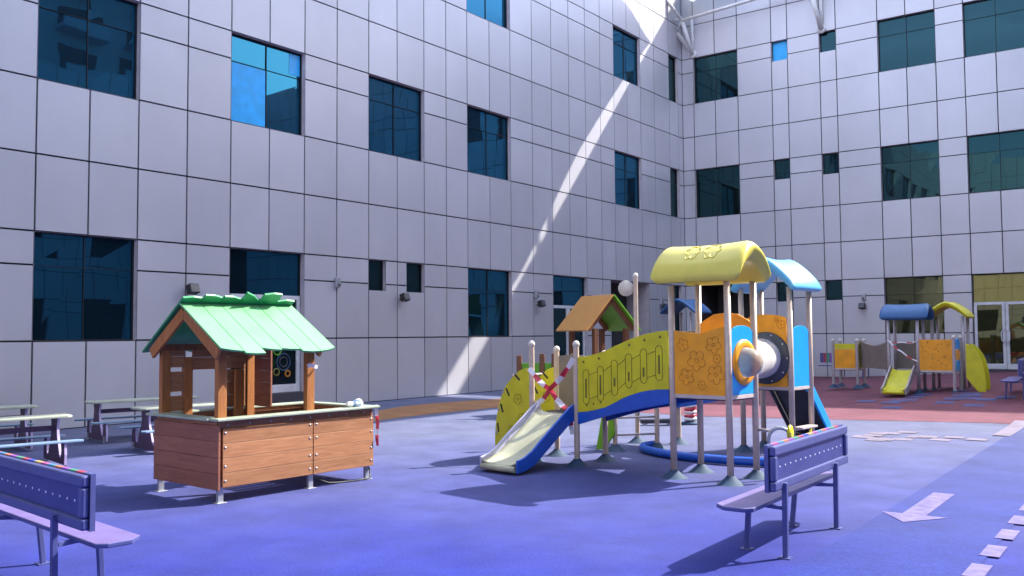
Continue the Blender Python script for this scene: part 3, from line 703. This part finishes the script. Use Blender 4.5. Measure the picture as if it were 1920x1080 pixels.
# wave bridge: near side
top = [(-1.93, 1.235), (-1.80, 1.248), (-1.648, 1.278), (-1.54, 1.31), (-1.424, 1.355), (-1.30, 1.40), (-1.206, 1.435), (-1.08, 1.472), (-.96, 1.50), (-.83, 1.522), (-.70, 1.53)]
mid = [(-1.93, .61), (-1.80, .625), (-1.658, .655), (-1.54, .685), (-1.434, .73), (-1.32, .785), (-1.216, .826), (-1.08, .868), (-.971, .89), (-.84, .908), (-.70, .913)]
bot = [(-1.93, .47), (-1.66, .55), (-1.436, .61), (-1.08, .69), (-.70, .765)]
def bridge_side(y0, sgn, lines):
    MB().prism(mid + top[::-1], lambda a, z, c: (a, y0 + sgn * c, z), .018).build('bridge_panel', 'yellow' if lines else 'grey', PS, bevel=.003)
    MB().prism(bot + [(a, z - .001) for a, z in mid[::-1]], lambda a, z, c: (a, y0 + sgn * (c - .004), z), .024).build('bridge_skirt', 'blued', PS, bevel=.003)
bridge_side(-.012, 1, True); bridge_side(q, -1, False)
ln = MB(); f_ = lambda a, z, c: (a, -.0135, z); prev = None
for k, a in enumerate((-1.805, -1.60, -1.405, -1.212, -1.015, -.817)):
    zt = table(top, a) - .15; zb = zt - .39 + (.02 if k > 2 else 0); r = .042
    pts = [(a + r * cos(t), zt - r + r * sin(t)) for t in [pi * j / 8 for j in range(9)]] + [(a + r * cos(t), zb + r + r * sin(t)) for t in [pi + pi * j / 8 for j in range(9)]]
    ln.tube([f_(x, z, 0) for x, z in pts], .0035, 5, closed=True)
    z0, z1 = (zb + .07, zt - .10) if k in (0, 1, 5) else ((zb + .07, zb + .17) if k in (3, 4) else (zb + .10, zt - .2))
    ln.box(a - .012, a + .012, -.0142, -.0122, z0, z1)
    if prev:
        ln.tube([f_(prev[0] + r, prev[1] - .06, 0), f_(a - r, zt - .06, 0)], .003, 5); ln.tube([f_(prev[0] + r, prev[2] + .06, 0), f_(a - r, zb + .06, 0)], .003, 5)
    prev = (a, zt, zb)
for a in (-1.84, -1.62, -1.2, -1.0, -.80): ln.lathe([(0, -.004), (.014, -.003), (.016, 0)], lambda x, y, z: (a + x, -.0125 + z, table(top, a) - .06 + y), 8)
for a in (-1.8, -1.7, -1.6): ln.lathe([(0, -.004), (.011, -.003), (.012, 0)], lambda x, y, z: (a + x, -.0125 + z, table(mid, a) + .07 + y), 8)
ln.build('engraved_lines', 'yline', PS)
MB().grid(lambda a, b: (lerp(-1.95, -.67, a), lerp(.02, q - .02, b), table([(-1.95, .575), (-1.66, .63), (-1.2, .76), (-.67, .855)], lerp(-1.95, -.67, a))), 10, 1).build('bridge_floor', 'deck', PS)
MB().prism([(-2.66, .58), (-1.99, .58), (-1.99, 1.17), (-2.1, 1.2), (-2.28, 1.24), (-2.45, 1.255), (-2.66, 1.23)], lambda a, z, c: (a, q - .01 + c, z), .016).build('back_panel', 'grey', PS, bevel=.003)
# lime tower
ot = [(-.625, 1.53), (-.55, 1.522), (-.462, 1.512), (-.39, 1.502), (-.323, 1.50), (-.25, 1.508), (-.179, 1.53), (-.1, 1.552), (-.035, 1.562)]
MB().prism([(-.625, .868)] + [(-.035, .868)] + ot[::-1], lambda a, z, c: (a, -.012 + c, z), .018).build('tower_panel', 'orange', PS, bevel=.003)
flower_lines(MB(), lambda a, z, c: (a, -.013, z), [(-.52, 1.38, .07), (-.36, 1.22, .11), (-.16, 1.38, .09), (-.48, 1.05, .09), (-.14, 1.08, .10), (-.3, .97, .05), (-.12, 1.24, .05)], rad=.0028).build('engraved_flowers', 'oline', PS)
MB().prism(arch_outline(.05, q - .05, .875, 1.515, 1.575), lambda a, z, c: (.012 - c, a, z), .018).build('tower_panel', 'blue', PS, bevel=.003)
cxr, czr = .29, 1.20
fnr = lambda x, y, z: (.0125 + z, cxr + x, czr + y)
MB().lathe([(.15, .0), (.15, .02), (.175, .028), (.225, .022), (.235, .006), (.235, .0)], fnr, 32).build('window_ring', 'orange', PS)
MB().lathe([(.155, .012), (.15, .06), (.135, .11), (.105, .155), (.06, .185), (.02, .195), (0, .196)], fnr, 28).build('bubble_window', 'dome', PS)
bt = [(-.66, 1.60), (-.6, 1.64), (-.48, 1.70), (-.33, 1.715), (-.18, 1.70), (-.06, 1.64), (0, 1.60)]
MB().prism([(-.63, .87), (-.03, .87)] + [(a * .95 - .012, z) for a, z in bt[::-1]], lambda a, z, c: (a, q - .01 + c, z), .018).build('tower_panel', 'orange', PS, bevel=.003)
arc_roof(PS, -.32, .215, 2.15, 1.12, .70, .265, 'x', 'yellowroof', .20, [(-.15, -.52, .10), (.28, -.50, .11)], -.08, 2.1)
# blue tower
dt = [(-1.10, 1.66), (-1.02, 1.70), (-.93, 1.722), (-.815, 1.728), (-.70, 1.722), (-.60, 1.708), (-.53, 1.68)]
MB().prism([(-1.10, .83), (-.53, .83)] + dt[::-1], lambda a, z, c: (a, 2.33 + c, z), .018).build('tower_panel', 'orange', PS, bevel=.003)
flower_lines(MB(), lambda a, z, c: (a, 2.329, z), [(-.60, 1.60, .06), (-.66, 1.66, .03)], rad=.003).build('engraved_flowers', 'oline', PS)
MB().prism(arch_outline(2.39, 2.34 + q - .05, .83, 1.52, 1.585), lambda a, z, c: (-.475 - c, a, z), .018).build('tower_panel', 'blue', PS, bevel=.003)
MB().prism(arch_outline(2.39, 2.34 + q - .05, .83, 1.52, 1.585), lambda a, z, c: (-1.155 + c, a, z), .018).build('tower_panel', 'blue', PS, bevel=.003)
cz = 1.185
fnd = lambda x, y, z: (-.805 + x, 2.328 - z, cz + y)
MB().lathe([(.20, .10), (.235, .06), (.30, .035), (.325, .02), (.325, 0)], fnd, 36).build('tunnel_flange', 'flange', PS)
rv = MB()
for k in range(10): t = 2 * pi * k / 10; rv.lathe([(.012, 0), (.010, .006), (0, .008)], lambda x, y, z: fnd(.295 * cos(t) + x, .295 * sin(t) + y, .036 + z), 8)
rv.build('rivets', 'cap', PS)
tp = []; nseg = 26
for k in range(nseg + 1):
    t = k / nseg; tp.append((lerp(-.808, -.33, sstep(0, 1, t)), lerp(2.24, q + .02, t), cz))
MB().tube(tp, [.238 + .010 * abs(sin(k * pi / 3.2)) for k in range(nseg + 1)], 28, caps=False).build('crawl_tunnel', 'tube', PS)
arc_roof(PS, -.79, 2.60, 2.10, .84, .92, .33, 'y', 'blueroof', .15, None, .02, 1.5)
slide(PS, (-.82, 2.34 + q), (-.82, 2.34 + q + .95), .50, .82, ('ramp', 'ramp', 'blue'))
b_ = MB(); b_.box(-.478, -.462, 2.40, 2.82, .30, .32); b_.box(-.5, -.38, 2.40, 2.82, .321, .345); b_.build('step', 'decktrim', PS, bevel=.003)
MB().prism([(2.40, .06), (2.82, .06), (2.82, .298), (2.70, .2), (2.55, .18), (2.40, .25)], lambda a, z, c: (-.478 + c, a, z), .018).build('step_panel', 'yellow', PS, bevel=.003)
# low platform: slide and curved climber
slide(PS, (-2.26, .02), (-2.26, -.98), .50, .575, ('slidebed', 'blued', 'slideside'))
dsk = [(-2.67, 1.10), (-2.75, 1.09), (-2.84, 1.06), (-2.93, 1.0), (-3.01, .93), (-3.09, .84), (-3.147, .729), (-3.20, .58), (-3.235, .43), (-3.252, .28), (-3.254, .16), (-3.235, .05), (-3.2, .012), (-3.06, .05), (-2.95, .12), (-2.80, .25), (-2.67, .37)]
for y0 in (-.01, q - .02):
    o = MB().prism(dsk, lambda a, z, c: (a, y0 + c, z), .02).build('climber_side', 'yellow', PS, bevel=.004)
    for (a, z, an) in ((-2.87, .985, 2.45), (-3.03, .80, 2.1), (-3.13, .60, 1.9), (-3.195, .36, 1.7)):
        MB().box(-.055, .055, y0 - .0012, y0 - .0002, -.014, .014, 0, Matrix.Translation((a, 0, z)) @ Matrix.Rotation(-an, 4, 'Y')).build('grip_slot', 'black', o)
    flower_lines(MB(), lambda a, z, c: (a, y0 - .001, z), [(-2.86, .72, .07), (-2.80, .50, .06), (-2.98, .35, .05)], rad=.003).build('engraved_flowers', 'yline', o)
for (a, z) in ((-2.95, 1.0), (-3.10, .80), (-3.19, .58), (-3.22, .30)): MB().tube([(a, -.02, z), (a, q, z)], .016, 8).build('rung', 'postg', PS)
# second bridge, ladder, ring rail and loop
MB().prism([(-2.14, .50), (-1.6, .60), (-1.15, .70), (-1.15, .86), (-1.6, .80), (-2.14, .64)], lambda a, z, c: (a, 2.34 + c, z), .02).build('bridge_skirt', 'blued', PS, bevel=.003)
MB().prism([(-2.14, .641), (-1.6, .801), (-1.15, .861), (-1.15, 1.5), (-1.6, 1.42), (-2.14, 1.25)], lambda a, z, c: (a, 2.344 + c, z), .016).build('bridge_panel', 'yellow', PS, bevel=.003)
b_ = MB(); b_.box(-2.72, -2.12, 1.9, 2.5, .53, .57); b_.build('platform', 'deck', PS)
for z in (.2, .42, .64): MB().tube([(-2.44, 1.37, z), (-2.12, 1.85, z)], .014, 8).build('rung', 'postg', PS)
MB().prism([(-2.70, .0), (-2.55, .02), (-2.40, .22), (-2.44, .5), (-2.6, .45)], lambda a, z, c: (a, 1.30 + c, z), .02).build('climber_side', 'green', PS, bevel=.004)
ring = [(-1.05 + 1.15 * cos(t), 1.75 + .62 * sin(t), .055) for t in [pi * .93 + (pi * 1.17) * k / 30 for k in range(31)]]
MB().tube(ring, .05, 10).build('ring_rail', 'blued', PS)
hp = [(.03, q, .62), (.20, q - .02, .62), (.20, q - .02, .10)]
MB().tube([(.03, q, .50), (.17, q - .05, .50)], .016, 8).build('handle_bracket', 'postg', PS)
MB().tube([(.17, q - .05, .02), (.17, q - .05, .42)] + [(.17 + .10 - .10 * cos(t), q - .05 + .05 * (1 - cos(t)), .42 + .10 * sin(t) * 1.1) for t in [pi * k / 10 * .85 for k in range(1, 11)]], .018, 10).build('handle_loop', 'galv', PS)
MB().lathe([(0, -.012), (.085, -.01), (.085, .01), (0, .012)], lambda x, y, z: (.36 + z * .7, q + .04 + x * .72, .48 + y), 20).build('spinner_disc', 'yellow', PS)
MB().lathe([(0, -.01), (.11, -.008), (.11, .008), (0, .01)], lambda x, y, z: (-2.815 + x * .73 + z * .684, 2.17 + x * .684 - z * .73, 2.13 + y), 24).build('sign_disc', 'cap', PS)

# barrier tape on the slide
def tape(name, label, pts, group=None, w=.072, seg=.10):
    P = [Vector(p) for p in pts]; mb = MB(); acc = 0; k = 0; rnd = random.Random(len(pts) + int(abs(P[0].x) * 100))
    for a, b in zip(P, P[1:]):
        n = max(1, int((b - a).length / seg)); d = (b - a).normalized(); side = d.cross(Vector((0, 1, 0)));
        side = side.normalized() if side.length > .1 else Vector((1, 0, 0))
        prev = None
        for j in range(n + 1):
            t = j / n; c = a.lerp(b, t) - Vector((0, 0, .03 * sin(pi * t))); tw = .45 * sin(t * 7 + k)
            s_ = (Matrix.Rotation(tw, 3, d) @ side) * (w / 2) * (.65 + .35 * abs(cos(3 * t + k)))
            cur = (c - s_, c + s_)
            if prev: mb.quad([prev[0], cur[0], cur[1], prev[1]], k % 2)
            prev = cur; k += 1
    o = mb.build(name, ['red', 'tapew'], fix=False); sm = o.modifiers.new('t', 'SOLIDIFY'); sm.thickness = .002
    return tag(o, label, 'barrier tape', group)
Mps = Matrix.Translation((2.155, 9.10, 0)) @ Matrix.Rotation(radians(-43.137), 4, 'Z')
def wp(*p): return tuple(Mps @ Vector(p))
tape('barrier_tape', 'red and white tape falling from the left slide post across the slide', [wp(-2.645, -.04, 1.10), wp(-2.32, -.045, .86), wp(-2.02, -.05, .62), wp(-1.98, -.05, .36)], 'barrier tape on the playground')
tape('barrier_tape', 'red and white tape rising across the slide to the right slide post', [wp(-1.955, -.045, 1.22), wp(-2.30, -.055, .87), wp(-2.52, -.05, .68)], 'barrier tape on the playground')

# ------------------------------------------------------------------ far play structure
zf = .20
FS = thing('far_play_structure', 'smaller climbing frame with blue and lime roofs on the red rubber at the right', 'playground', (8.5, 19.1, zf), -TH)
pf = .48
for (x, y, h) in ((-.58, 0, 1.62), (0, 0, 1.62), (-.58, .53, 1.62), (0, .53, 1.62), (.15, .66, 1.62), (.75, .66, 1.62), (.15, 1.2, 1.62), (.75, 1.2, 1.62)): post(FS, x, y, h, m='postg', ball=False)
post(FS, .69, 0, 1.15, m='postg'); post(FS, .72, .5, 1.15, m='postg')
deck(FS, -.58, 0, 0, .53, pf); deck(FS, .01, .69, 0, .53, pf); deck(FS, .15, .75, .66, 1.2, pf)
MB().prism([(.03, pf + .01), (.66, pf + .01), (.66, pf + .65), (.03, pf + .65)], lambda a, z, c: (a, -.012 + c, z), .018).build('tower_panel', 'orange', FS, bevel=.003)
rr = random.Random(3)
for k in range(26):
    a, z = .07 + rr.random() * .55, pf + .06 + rr.random() * .54
    MB().box(-.018, .018, -.0135, -.0122, -.008, .008, 0, Matrix.Translation((a, 0, z)) @ Matrix.Rotation(rr.random() * 3, 4, 'Y')).build('climbing_slot', 'oline', FS)
for k, mm in enumerate(('blue', 'orange', 'blue')):
    z0 = pf + .01 + .22 * k
    MB().prism(arch_outline(.05, .45, z0, z0 + .16, z0 + .212), lambda a, z, c: (.70 + c, a, z), .018).build('side_panel', mm, FS, bevel=.003)
MB().prism([(-.55, pf + .02), (-.03, pf + .02), (-.03, pf + .6), (-.3, pf + .55), (-.55, pf + .6)], lambda a, z, c: (a, .52 + c, z), .018).build('net_panel', 'grey', FS)
slide(FS, (-.30, 0), (-.30, -.85), .42, pf, ('yellow', 'postg', 'postg'))
arc_roof(FS, -.26, .26, 1.66, 1.02, .72, .22, 'x', 'bluedroof', .17, None, -.08, 2.1)
arc_roof(FS, .45, .93, 1.64, .80, .92, .28, 'y', 'yellow', .12)
MB().prism([(.95 + (a + 2.67) * -.62 - .05, z * .95) for a, z in dsk], lambda a, z, c: (a, .05 + c, z), .02).build('climber_side', 'yellow', FS, bevel=.004)
MB().prism([(.95 + (a + 2.67) * -.62 - .05, z * .95) for a, z in dsk], lambda a, z, c: (a, .5 + c, z), .02).build('climber_side', 'yellow', FS, bevel=.004)
for (x, y) in ((-2.15, 1.25), (-1.60, 1.25), (-2.15, 1.8), (-1.60, 1.8)): post(FS, x, y, 1.08, m='postg')
deck(FS, -2.15, -1.60, 1.25, 1.8, pf - .03)
b_ = MB(); b_.box(-2.11, -1.64, 1.24, 1.256, pf - .02, pf + .42); b_.build('tower_panel', 'orange', FS, bevel=.003)
b_ = MB(); b_.box(-2.11, -1.64, 1.238, 1.258, pf + .425, pf + .55); b_.build('tower_panel', 'yellow', FS, bevel=.003)
MB().prism(arch_outline(1.29, 1.76, pf - .02, pf + .5, pf + .6), lambda a, z, c: (-1.595 + c, a, z), .018).build('side_panel', 'yellow', FS, bevel=.003)
b_ = MB(); b_.box(-1.5, -1.36, 1.5, 1.52, pf, pf + .55); b_.build('side_panel', 'orange', FS)
MB().lathe([(0, 0), (.09, 0), (.09, .01), (0, .012)], lambda x, y, z: (-1.575 + z, 1.50 + x * .6, pf + .3 + y * 1.6), 18).build('mirror', 'cap', FS)
MB().grid(lambda a, b: (lerp(-1.58, -.6, a), lerp(1.4, .2, a), lerp(pf, pf + .62 - .12 * sin(pi * a), b)), 12, 1).build('net_bridge', 'grey', FS)
MB().tube([(lerp(-1.58, -.6, t), lerp(1.4, .2, t), pf + .64 - .12 * sin(pi * t)) for t in [k / 12 for k in range(13)]], .014, 8).build('bridge_rail', 'postg', FS)
Mfs = Matrix.Translation((8.5, 19.1, zf)) @ Matrix.Rotation(-TH, 4, 'Z')
def wf(*p): return tuple(Mfs @ Vector(p))
tape('barrier_tape', 'sagging white and red tape across the far slide of the smaller climbing frame', [wf(-.56, -.05, 1.1), wf(-.30, -.08, .88), wf(0, -.05, .68)], 'barrier tape on the playground', .035)
tape('barrier_tape', 'red tape tied between the posts under the far blue roof', [wf(-.60, -.045, 1.12), wf(-.30, -.05, 1.08), wf(0, -.05, 1.10)], 'barrier tape on the playground', .03)

# third frame, mostly hidden
p3 = Vector((4.62, 24.2))
TS = thing('shaded_play_tower', 'single play tower with a deep blue roof in the shade near the wall corner', 'playground', (p3.x, p3.y, 0), radians(-43))
for (x, y) in ((-.3, -.26), (.3, -.26), (-.3, .26), (.3, .26)): post(TS, x, y, 2.06, m='postg', ball=False)
deck(TS, -.3, .3, -.26, .26, .86)
arc_roof(TS, 0, 0, 2.08, .9, 1.16, .32, 'y', 'bluedroof', .12)
b_ = MB(); b_.box(-.27, .27, -.275, -.258, .88, 1.5); b_.build('tower_panel', 'blued', TS, bevel=.003)
b_ = MB(); b_.box(.298, .315, -.23, .23, .88, 1.5); b_.build('tower_panel', 'orange', TS, bevel=.003)
slide(TS, (-.3, 0), (-1.25, 0), .42, .86, ('yellow', 'postg', 'postg'))

# wooden playhouse and fence beyond the slide
ph = thing('wooden_playhouse', 'small brown-post playhouse with a tan orange roof, green inside, behind the wave bridge', 'playhouse', (1.65, 17.42, 0), radians(-59))
for (x, y) in ((-.38, -.36), (.38, -.36), (-.38, .36), (.38, .36)):
    b_ = MB(); b_.box(x - .045, x + .045, y - .045, y + .045, 0, 1.60); b_.build('post', 'woodd', ph, bevel=.005)
def rslope(sg):
    mb = MB(); pts = [(-.52, 2.22 - .0), (.50, 2.22), (.50, 1.55), (-.52, 1.55)]
    def f(a, z, c):
        t = (2.22 - z) / .67; n = Vector((0, sg * .67, .62)).normalized(); p = Vector((a, sg * .62 * t, z)) + n * c; return tuple(p)
    mb.prism(pts, f, .03); 
    return mb
rslope(-1).build('roof_slope', 'oroof', ph, bevel=.004); rslope(1).build('roof_slope', 'green', ph, bevel=.004)
for sg in (-1, 1):
    for gx in (.40, -.42): MB().beam((gx, 0, 2.14), (gx, sg * .52, 1.58), .05, .09).build('gable_board', 'woodd', ph, bevel=.004)
b_ = MB(); b_.box(-.34, .34, .35, .37, .1, .75); b_.box(-.39, -.37, -.31, .31, .1, .75); b_.build('low_wall', 'green', ph)
pfn = thing('play_fence', 'leaf green panel fence with square brown posts and tape, behind the slide', 'fence', (.32, 16.6, 0), radians(-8))
for x in (-.20, .22, .44, .79):
    b_ = MB(); b_.box(x - .045, x + .045, -.045, .045, 0, 1.12 + .03 * (x > 0)); b_.build('post', 'woodd', pfn, bevel=.006)
b_ = MB(); b_.box(-.15, .17, -.02, .02, .12, .98); b_.build('fence_panel', 'green', pfn, bevel=.004)
b_ = MB(); b_.box(.27, .39, -.02, .02, .12, .98); b_.box(.49, .74, -.02, .02, .12, 1.02); b_.build('fence_panel', 'green', pfn, bevel=.004)
mb = MB(); mb.tube([(.44, -.055, 1.02), (.44, -.06, .80), (.42, -.055, .4)], .03, 6, 1); mb.tube([(.40, -.06, 1.10), (.49, -.06, 1.08)], .03, 6)
# ------------------------------------------------------------------ spring rider and beam under the deck
sr = thing('spring_rider', 'spring rider on a coil of red and white bands beyond the big climbing frame', 'spring rider', (2.93, 15.1, 0), radians(10))
for k in range(6):
    z = .05 + k * .055
    MB().tube([(.085 * cos(t), .085 * sin(t), z + .055 * j / 14) for j, t in enumerate([2 * pi * j / 14 for j in range(15)])], .02, 8).build('spring_coil', 'red' if k % 2 else 'tapew', sr)
MB().lathe([(0, 0), (.16, 0), (.15, .03), (.08, .05), (0, .05)]).build('base', 'cone', sr)
MB().prism([(-.28, .44), (-.15, .38), (.15, .38), (.3, .46), (.28, .6), (.14, .54), (-.12, .52), (-.22, .62)], lambda a, z, c: (a, c - .01, z), .02).build('side_board', 'red', sr, bevel=.004)
b_ = MB(); b_.box(-.18, .18, -.13, .13, .379, .40); b_.build('seat', 'grey', sr, bevel=.005)
bb = thing('balance_beam', 'low dark balance beam lying on the rubber beyond the wave bridge', 'balance beam', (2.36, 15.0, 0), radians(3))
b_ = MB(); b_.box(-.27, .27, -.06, .06, .03, .10); b_.build('beam', 'ramp', bb, bevel=.012)
for x in (-.2, .2):
    b_ = MB(); b_.box(x - .03, x + .03, -.05, .05, 0, .0295); b_.build('foot', 'galv', bb)

# ------------------------------------------------------------------ benches
def make_bench(label, loc, ang, group):
    r = thing('park_bench', label, 'bench', loc, ang, group)
    c = .05
    out = [(-.34 + c, .03), (1.54 - c, .03), (1.54, .03 + c), (1.54, .30 - .08), (1.54 - .08, .30), (-.34 + .08, .30), (-.34, .30 - .08), (-.34, .03 + c)]
    MB().prism(out, lambda a, b, t: (a, b, .345 + t), .028, 0, 1).build('seat', ['benchseat', 'bench'], r, bevel=.006)
    y0, y1, zb, zt = -.055, .0, .455, .752; xa, xb = -.12, 1.52
    bk = MB()
    for (x0, x1, z0, z1) in ((xa, xb, zt - .065, zt), (xa, xb, zb, zb + .065), (xa, xa + .06, zb + .066, zt - .066), (xb - .06, xb, zb + .066, zt - .066)): bk.box(x0, x1, y0, y1 - .012, z0, z1)
    back = bk.build('backrest', 'bench', r, bevel=.012)
    b_ = MB(); b_.box(xa + .061, xb - .061, y1 - .035, y1 - .02, zb + .066, zt - .066); b_.build('perforated_sheet', 'benchd', back)
    for k in range(14): MB().lathe([(0, -.003), (.007, -.002), (.008, 0)], lambda x, y, z: (xa + .14 + k * (xb - xa - .28) / 13 + x, y1 - .0352 + z, (zb + zt) / 2 + .0 + y), 8).build('perforation', 'hole', back)
    rb = MB(); n = 16
    for k in range(n): rb.box(lerp(xa - .01, xb + .01, k / n), lerp(xa - .01, xb + .01, (k + 1) / n), y1 - .0118, y1 + .016, zb - .006, zt + .007, ((k * 5 + 2) % 8) if 0 < k < n - 1 else 8)
    rb.build('rainbow_board', RM + [M['bench']], back)
    for t in (.04, 1.16):
        b_ = MB(); b_.beam((t, -.055, 0), (t, -.06, .5), .035, .035); b_.build('leg', 'bench', r, bevel=.005)
        b_ = MB(); b_.beam((t + (.1 if t < .5 else -.1), .255, 0), (t + (.08 if t < .5 else -.08), .225, .344), .035, .035); b_.build('leg', 'bench', r, bevel=.005)
        for fx_, fy_ in ((t, -.055), (t + (.1 if t < .5 else -.1), .255)): MB().box(fx_ - .04, fx_ + .04, fy_ - .04, fy_ + .04, 0, .008).build('foot_plate', 'bench', r)
        b_ = MB(); b_.beam((t, -.04, .33), (t + (.08 if t < .5 else -.08), .22, .325), .025, .025); b_.build('cross_bar', 'bench', r)
    return r
GB = 'rainbow-edged benches around the yard'
b2 = make_bench('blue-grey bench with rainbow-edged backrest beside the painted arrow, its back turned', (1.74, 6.13, 0), radians(53.9), GB)
def bench_copy(label, loc, ang):
    c = copy_tree(b2); c.location = loc; c.rotation_euler = (0, 0, ang); c['label'] = label; return c
bench_copy('blue-grey bench with rainbow-edged backrest before the picnic tables, cut off at the left', (-3.41, 6.04, 0), radians(-43))
fb = (9.42, 16.95); bench_copy('bench seen end-on in the shade beside the far lime climber, at the right edge', (fb[0], fb[1], zg(*fb)), radians(56.5))
pA = court(4.35, .75); bench_copy('rainbow-fronted bench against the far wall, left of the small orange play panel', (pA.x, pA.y, zg(*pA)), -TH + pi)
pB = court(6.75, 1.0); bench_copy('rainbow-fronted bench against the far wall, half hidden by the far slide', (pB.x, pB.y, zg(*pB)), -TH + pi)

# ------------------------------------------------------------------ picnic tables
def make_table(label, group):
    r = thing('picnic_table', label, 'picnic table', (0, 0, 0), 0, group)
    LT = 1.55
    tp = [(-.08, -.16), (-.02, -.2), (LT - .1, -.2), (LT - .02, -.14), (LT, 0), (LT - .02, .14), (LT - .1, .2), (-.02, .2), (-.08, .16), (-.1, 0)]
    MB().prism(tp, lambda a, b, t: (a, b, .555 + t), .028).build('table_top', 'ttop', r, bevel=.006)
    for sg in (-1, 1):
        b_ = MB(); bp = [(-.12, .29), (LT + .02, .29), (LT + .05, .37), (LT + .02, .45), (-.12, .45), (-.15, .37)]
        b_.prism([(a, sg * y) for a, y in bp], lambda a, b, t: (a, b, .285 + t), .022); b_.build('seat', 'tbench', r, bevel=.005)
    half = [(.43, .03), (.44, .15), (.42, .284), (.31, .284), (.315, .22), (.30, .13), (.27, .10), (.235, .12), (.19, .22), (.13, .34), (.11, .42), (.12, .49), (.155, .554)]
    out = half + [(-a, z) for a, z in reversed(half)]
    for x in (.05, LT - .17):
        o = MB().prism(out, lambda a, z, t: (x + t, a, z), .03, 0, 1).build('side_board', ['tside', 'tedge'], r, bevel=.003)
        MB().box(x - .012, x - .001, -.40, -.34, 0, .10).build('foot_plate', 'galv', o); MB().box(x - .012, x - .001, .34, .40, 0, .10).build('foot_plate', 'galv', o)
    b_ = MB(); b_.box(.08, LT - .17, -.015, .015, .40, .46); b_.build('rail', 'tside', r)
    return r
GT = 'low picnic tables at the left'
t1 = make_table('pale green picnic table with plum side boards just left of the kiosk posts', GT)
def put(o, p, ang, lb=None):
    o.location = (p[0], p[1], 0); o.rotation_euler = (0, 0, ang)
    if lb: o['label'] = lb
put(t1, (-6.08, 13.22), atan2(.66, .75))
put(copy_tree(t1), (-4.88, 12.0), atan2(.70, .72), 'picnic table partly hidden behind the brown kiosk counter')
put(copy_tree(t1), (-5.42, 10.97), atan2(.66, .75) + pi, 'nearest picnic table, pale-topped, behind the cut-off rainbow bench')
put(copy_tree(t1), (-6.62, 12.5), atan2(.66, .75) + pi, 'picnic table at the left edge, beyond the nearest table')

# ------------------------------------------------------------------ oddments on the kiosk
Mk = Matrix.Translation((-2.64, 8.23, 0)) @ Matrix.Rotation(radians(50), 4, 'Z')
def wk(*p): return tuple(Mk @ Vector(p))
tape('barrier_tape', 'knotted scrap of red and white tape round the right kiosk post', [wk(.985, .02, 1.20), wk(1.02, .005, 1.22), wk(1.06, .008, 1.20), wk(1.10, .01, 1.19), wk(1.115, .05, 1.20)], 'barrier tape on the playground', .045, .03)
tape('barrier_tape', 'loose end of tape hanging off the right end of the kiosk counter', [wk(KL + .045, .02, .77), wk(KL + .05, .0, .6), wk(KL + .02, -.02, .42), wk(KL + .04, -.01, .34)], 'barrier tape on the playground', .04, .06)
cr_ = MB(); rr = random.Random(9)
for k in range(5):
    x, y = 1.50 + .07 * rr.random(), .02 + .03 * rr.random()
    i = len(cr_.v); cr_.lathe([(0, -.03), (.04, -.02), (.05 + .01 * rr.random(), .0), (.035, .025), (0, .03)], lambda a, b, c: wk(x + .03 * k * .8 + a, y + b * .8, .795 + c * (1 + .2 * k % 2)), 7, k % 2, False)
tag(cr_.build('crumpled_wrapper', ['tapew', 'tbench'], fix=True), 'crumpled white and blue wrapper lying on the kiosk counter', 'litter')
cb = MB(); cb.tube([wk(1.08, .06, .10), wk(1.25, .02, .03), wk(1.4, .05, .012), wk(1.6, .0, .012), wk(1.76, -.02, .02), wk(1.79, .03, .12)], .008, 6)
tag(cb.build('ground_cable', 'black'), 'thin black cable drooping under the right end of the kiosk counter', 'cable')

# ------------------------------------------------------------------ camera, light
fpx, pit, rol = 1703.7, radians(2.937), radians(-.438)
Fw = Vector((0, cos(pit), sin(pit))); U0 = Vector((0, -sin(pit), cos(pit))); X0 = Vector((1, 0, 0))
Rt = X0 * cos(rol) + U0 * sin(rol); Up = -X0 * sin(rol) + U0 * cos(rol)
# rays: a' = cos*a - sin*b, b' = sin*a + cos*b
cam = bpy.data.cameras.new('camera'); co = bpy.data.objects.new('camera', cam); COL.objects.link(co)
cam.lens = 36 * fpx / 1920; cam.sensor_width = 36; cam.clip_end = 2000; cam.clip_start = .05
mw = Matrix.Identity(4)
for i in range(3): mw[i][0] = Rt[i]; mw[i][1] = Up[i]; mw[i][2] = -Fw[i]
mw.translation = (0, 0, 1.5); co.matrix_world = mw
S.camera = co
EL = radians(43.3); AZ = atan2(.924, .383)
sv = Vector((sin(AZ) * cos(EL), cos(AZ) * cos(EL), sin(EL)))
sun = bpy.data.lights.new('sun', 'SUN'); sun.energy = 4.2; sun.angle = radians(.53); sun.color = (1, .95, .88)
so = bpy.data.objects.new('sun', sun); COL.objects.link(so); so.rotation_euler = (-sv).to_track_quat('-Z', 'Y').to_euler(); so.location = (20, 10, 30)
w = bpy.data.worlds.new('World'); S.world = w; w.use_nodes = True
bg = w.node_tree.nodes['Background']; sk = w.node_tree.nodes.new('ShaderNodeTexSky'); sk.sky_type = 'NISHITA'; sk.sun_disc = False
sk.sun_elevation = EL; sk.sun_rotation = AZ; sk.air_density = 1.0; sk.dust_density = 3.0
w.node_tree.links.new(sk.outputs[0], bg.inputs['Color']); bg.inputs['Strength'].default_value = .15
S.view_settings.view_transform = 'Standard'; S.view_settings.look = 'None'; S.view_settings.exposure = 1.44; S.view_settings.gamma = 1
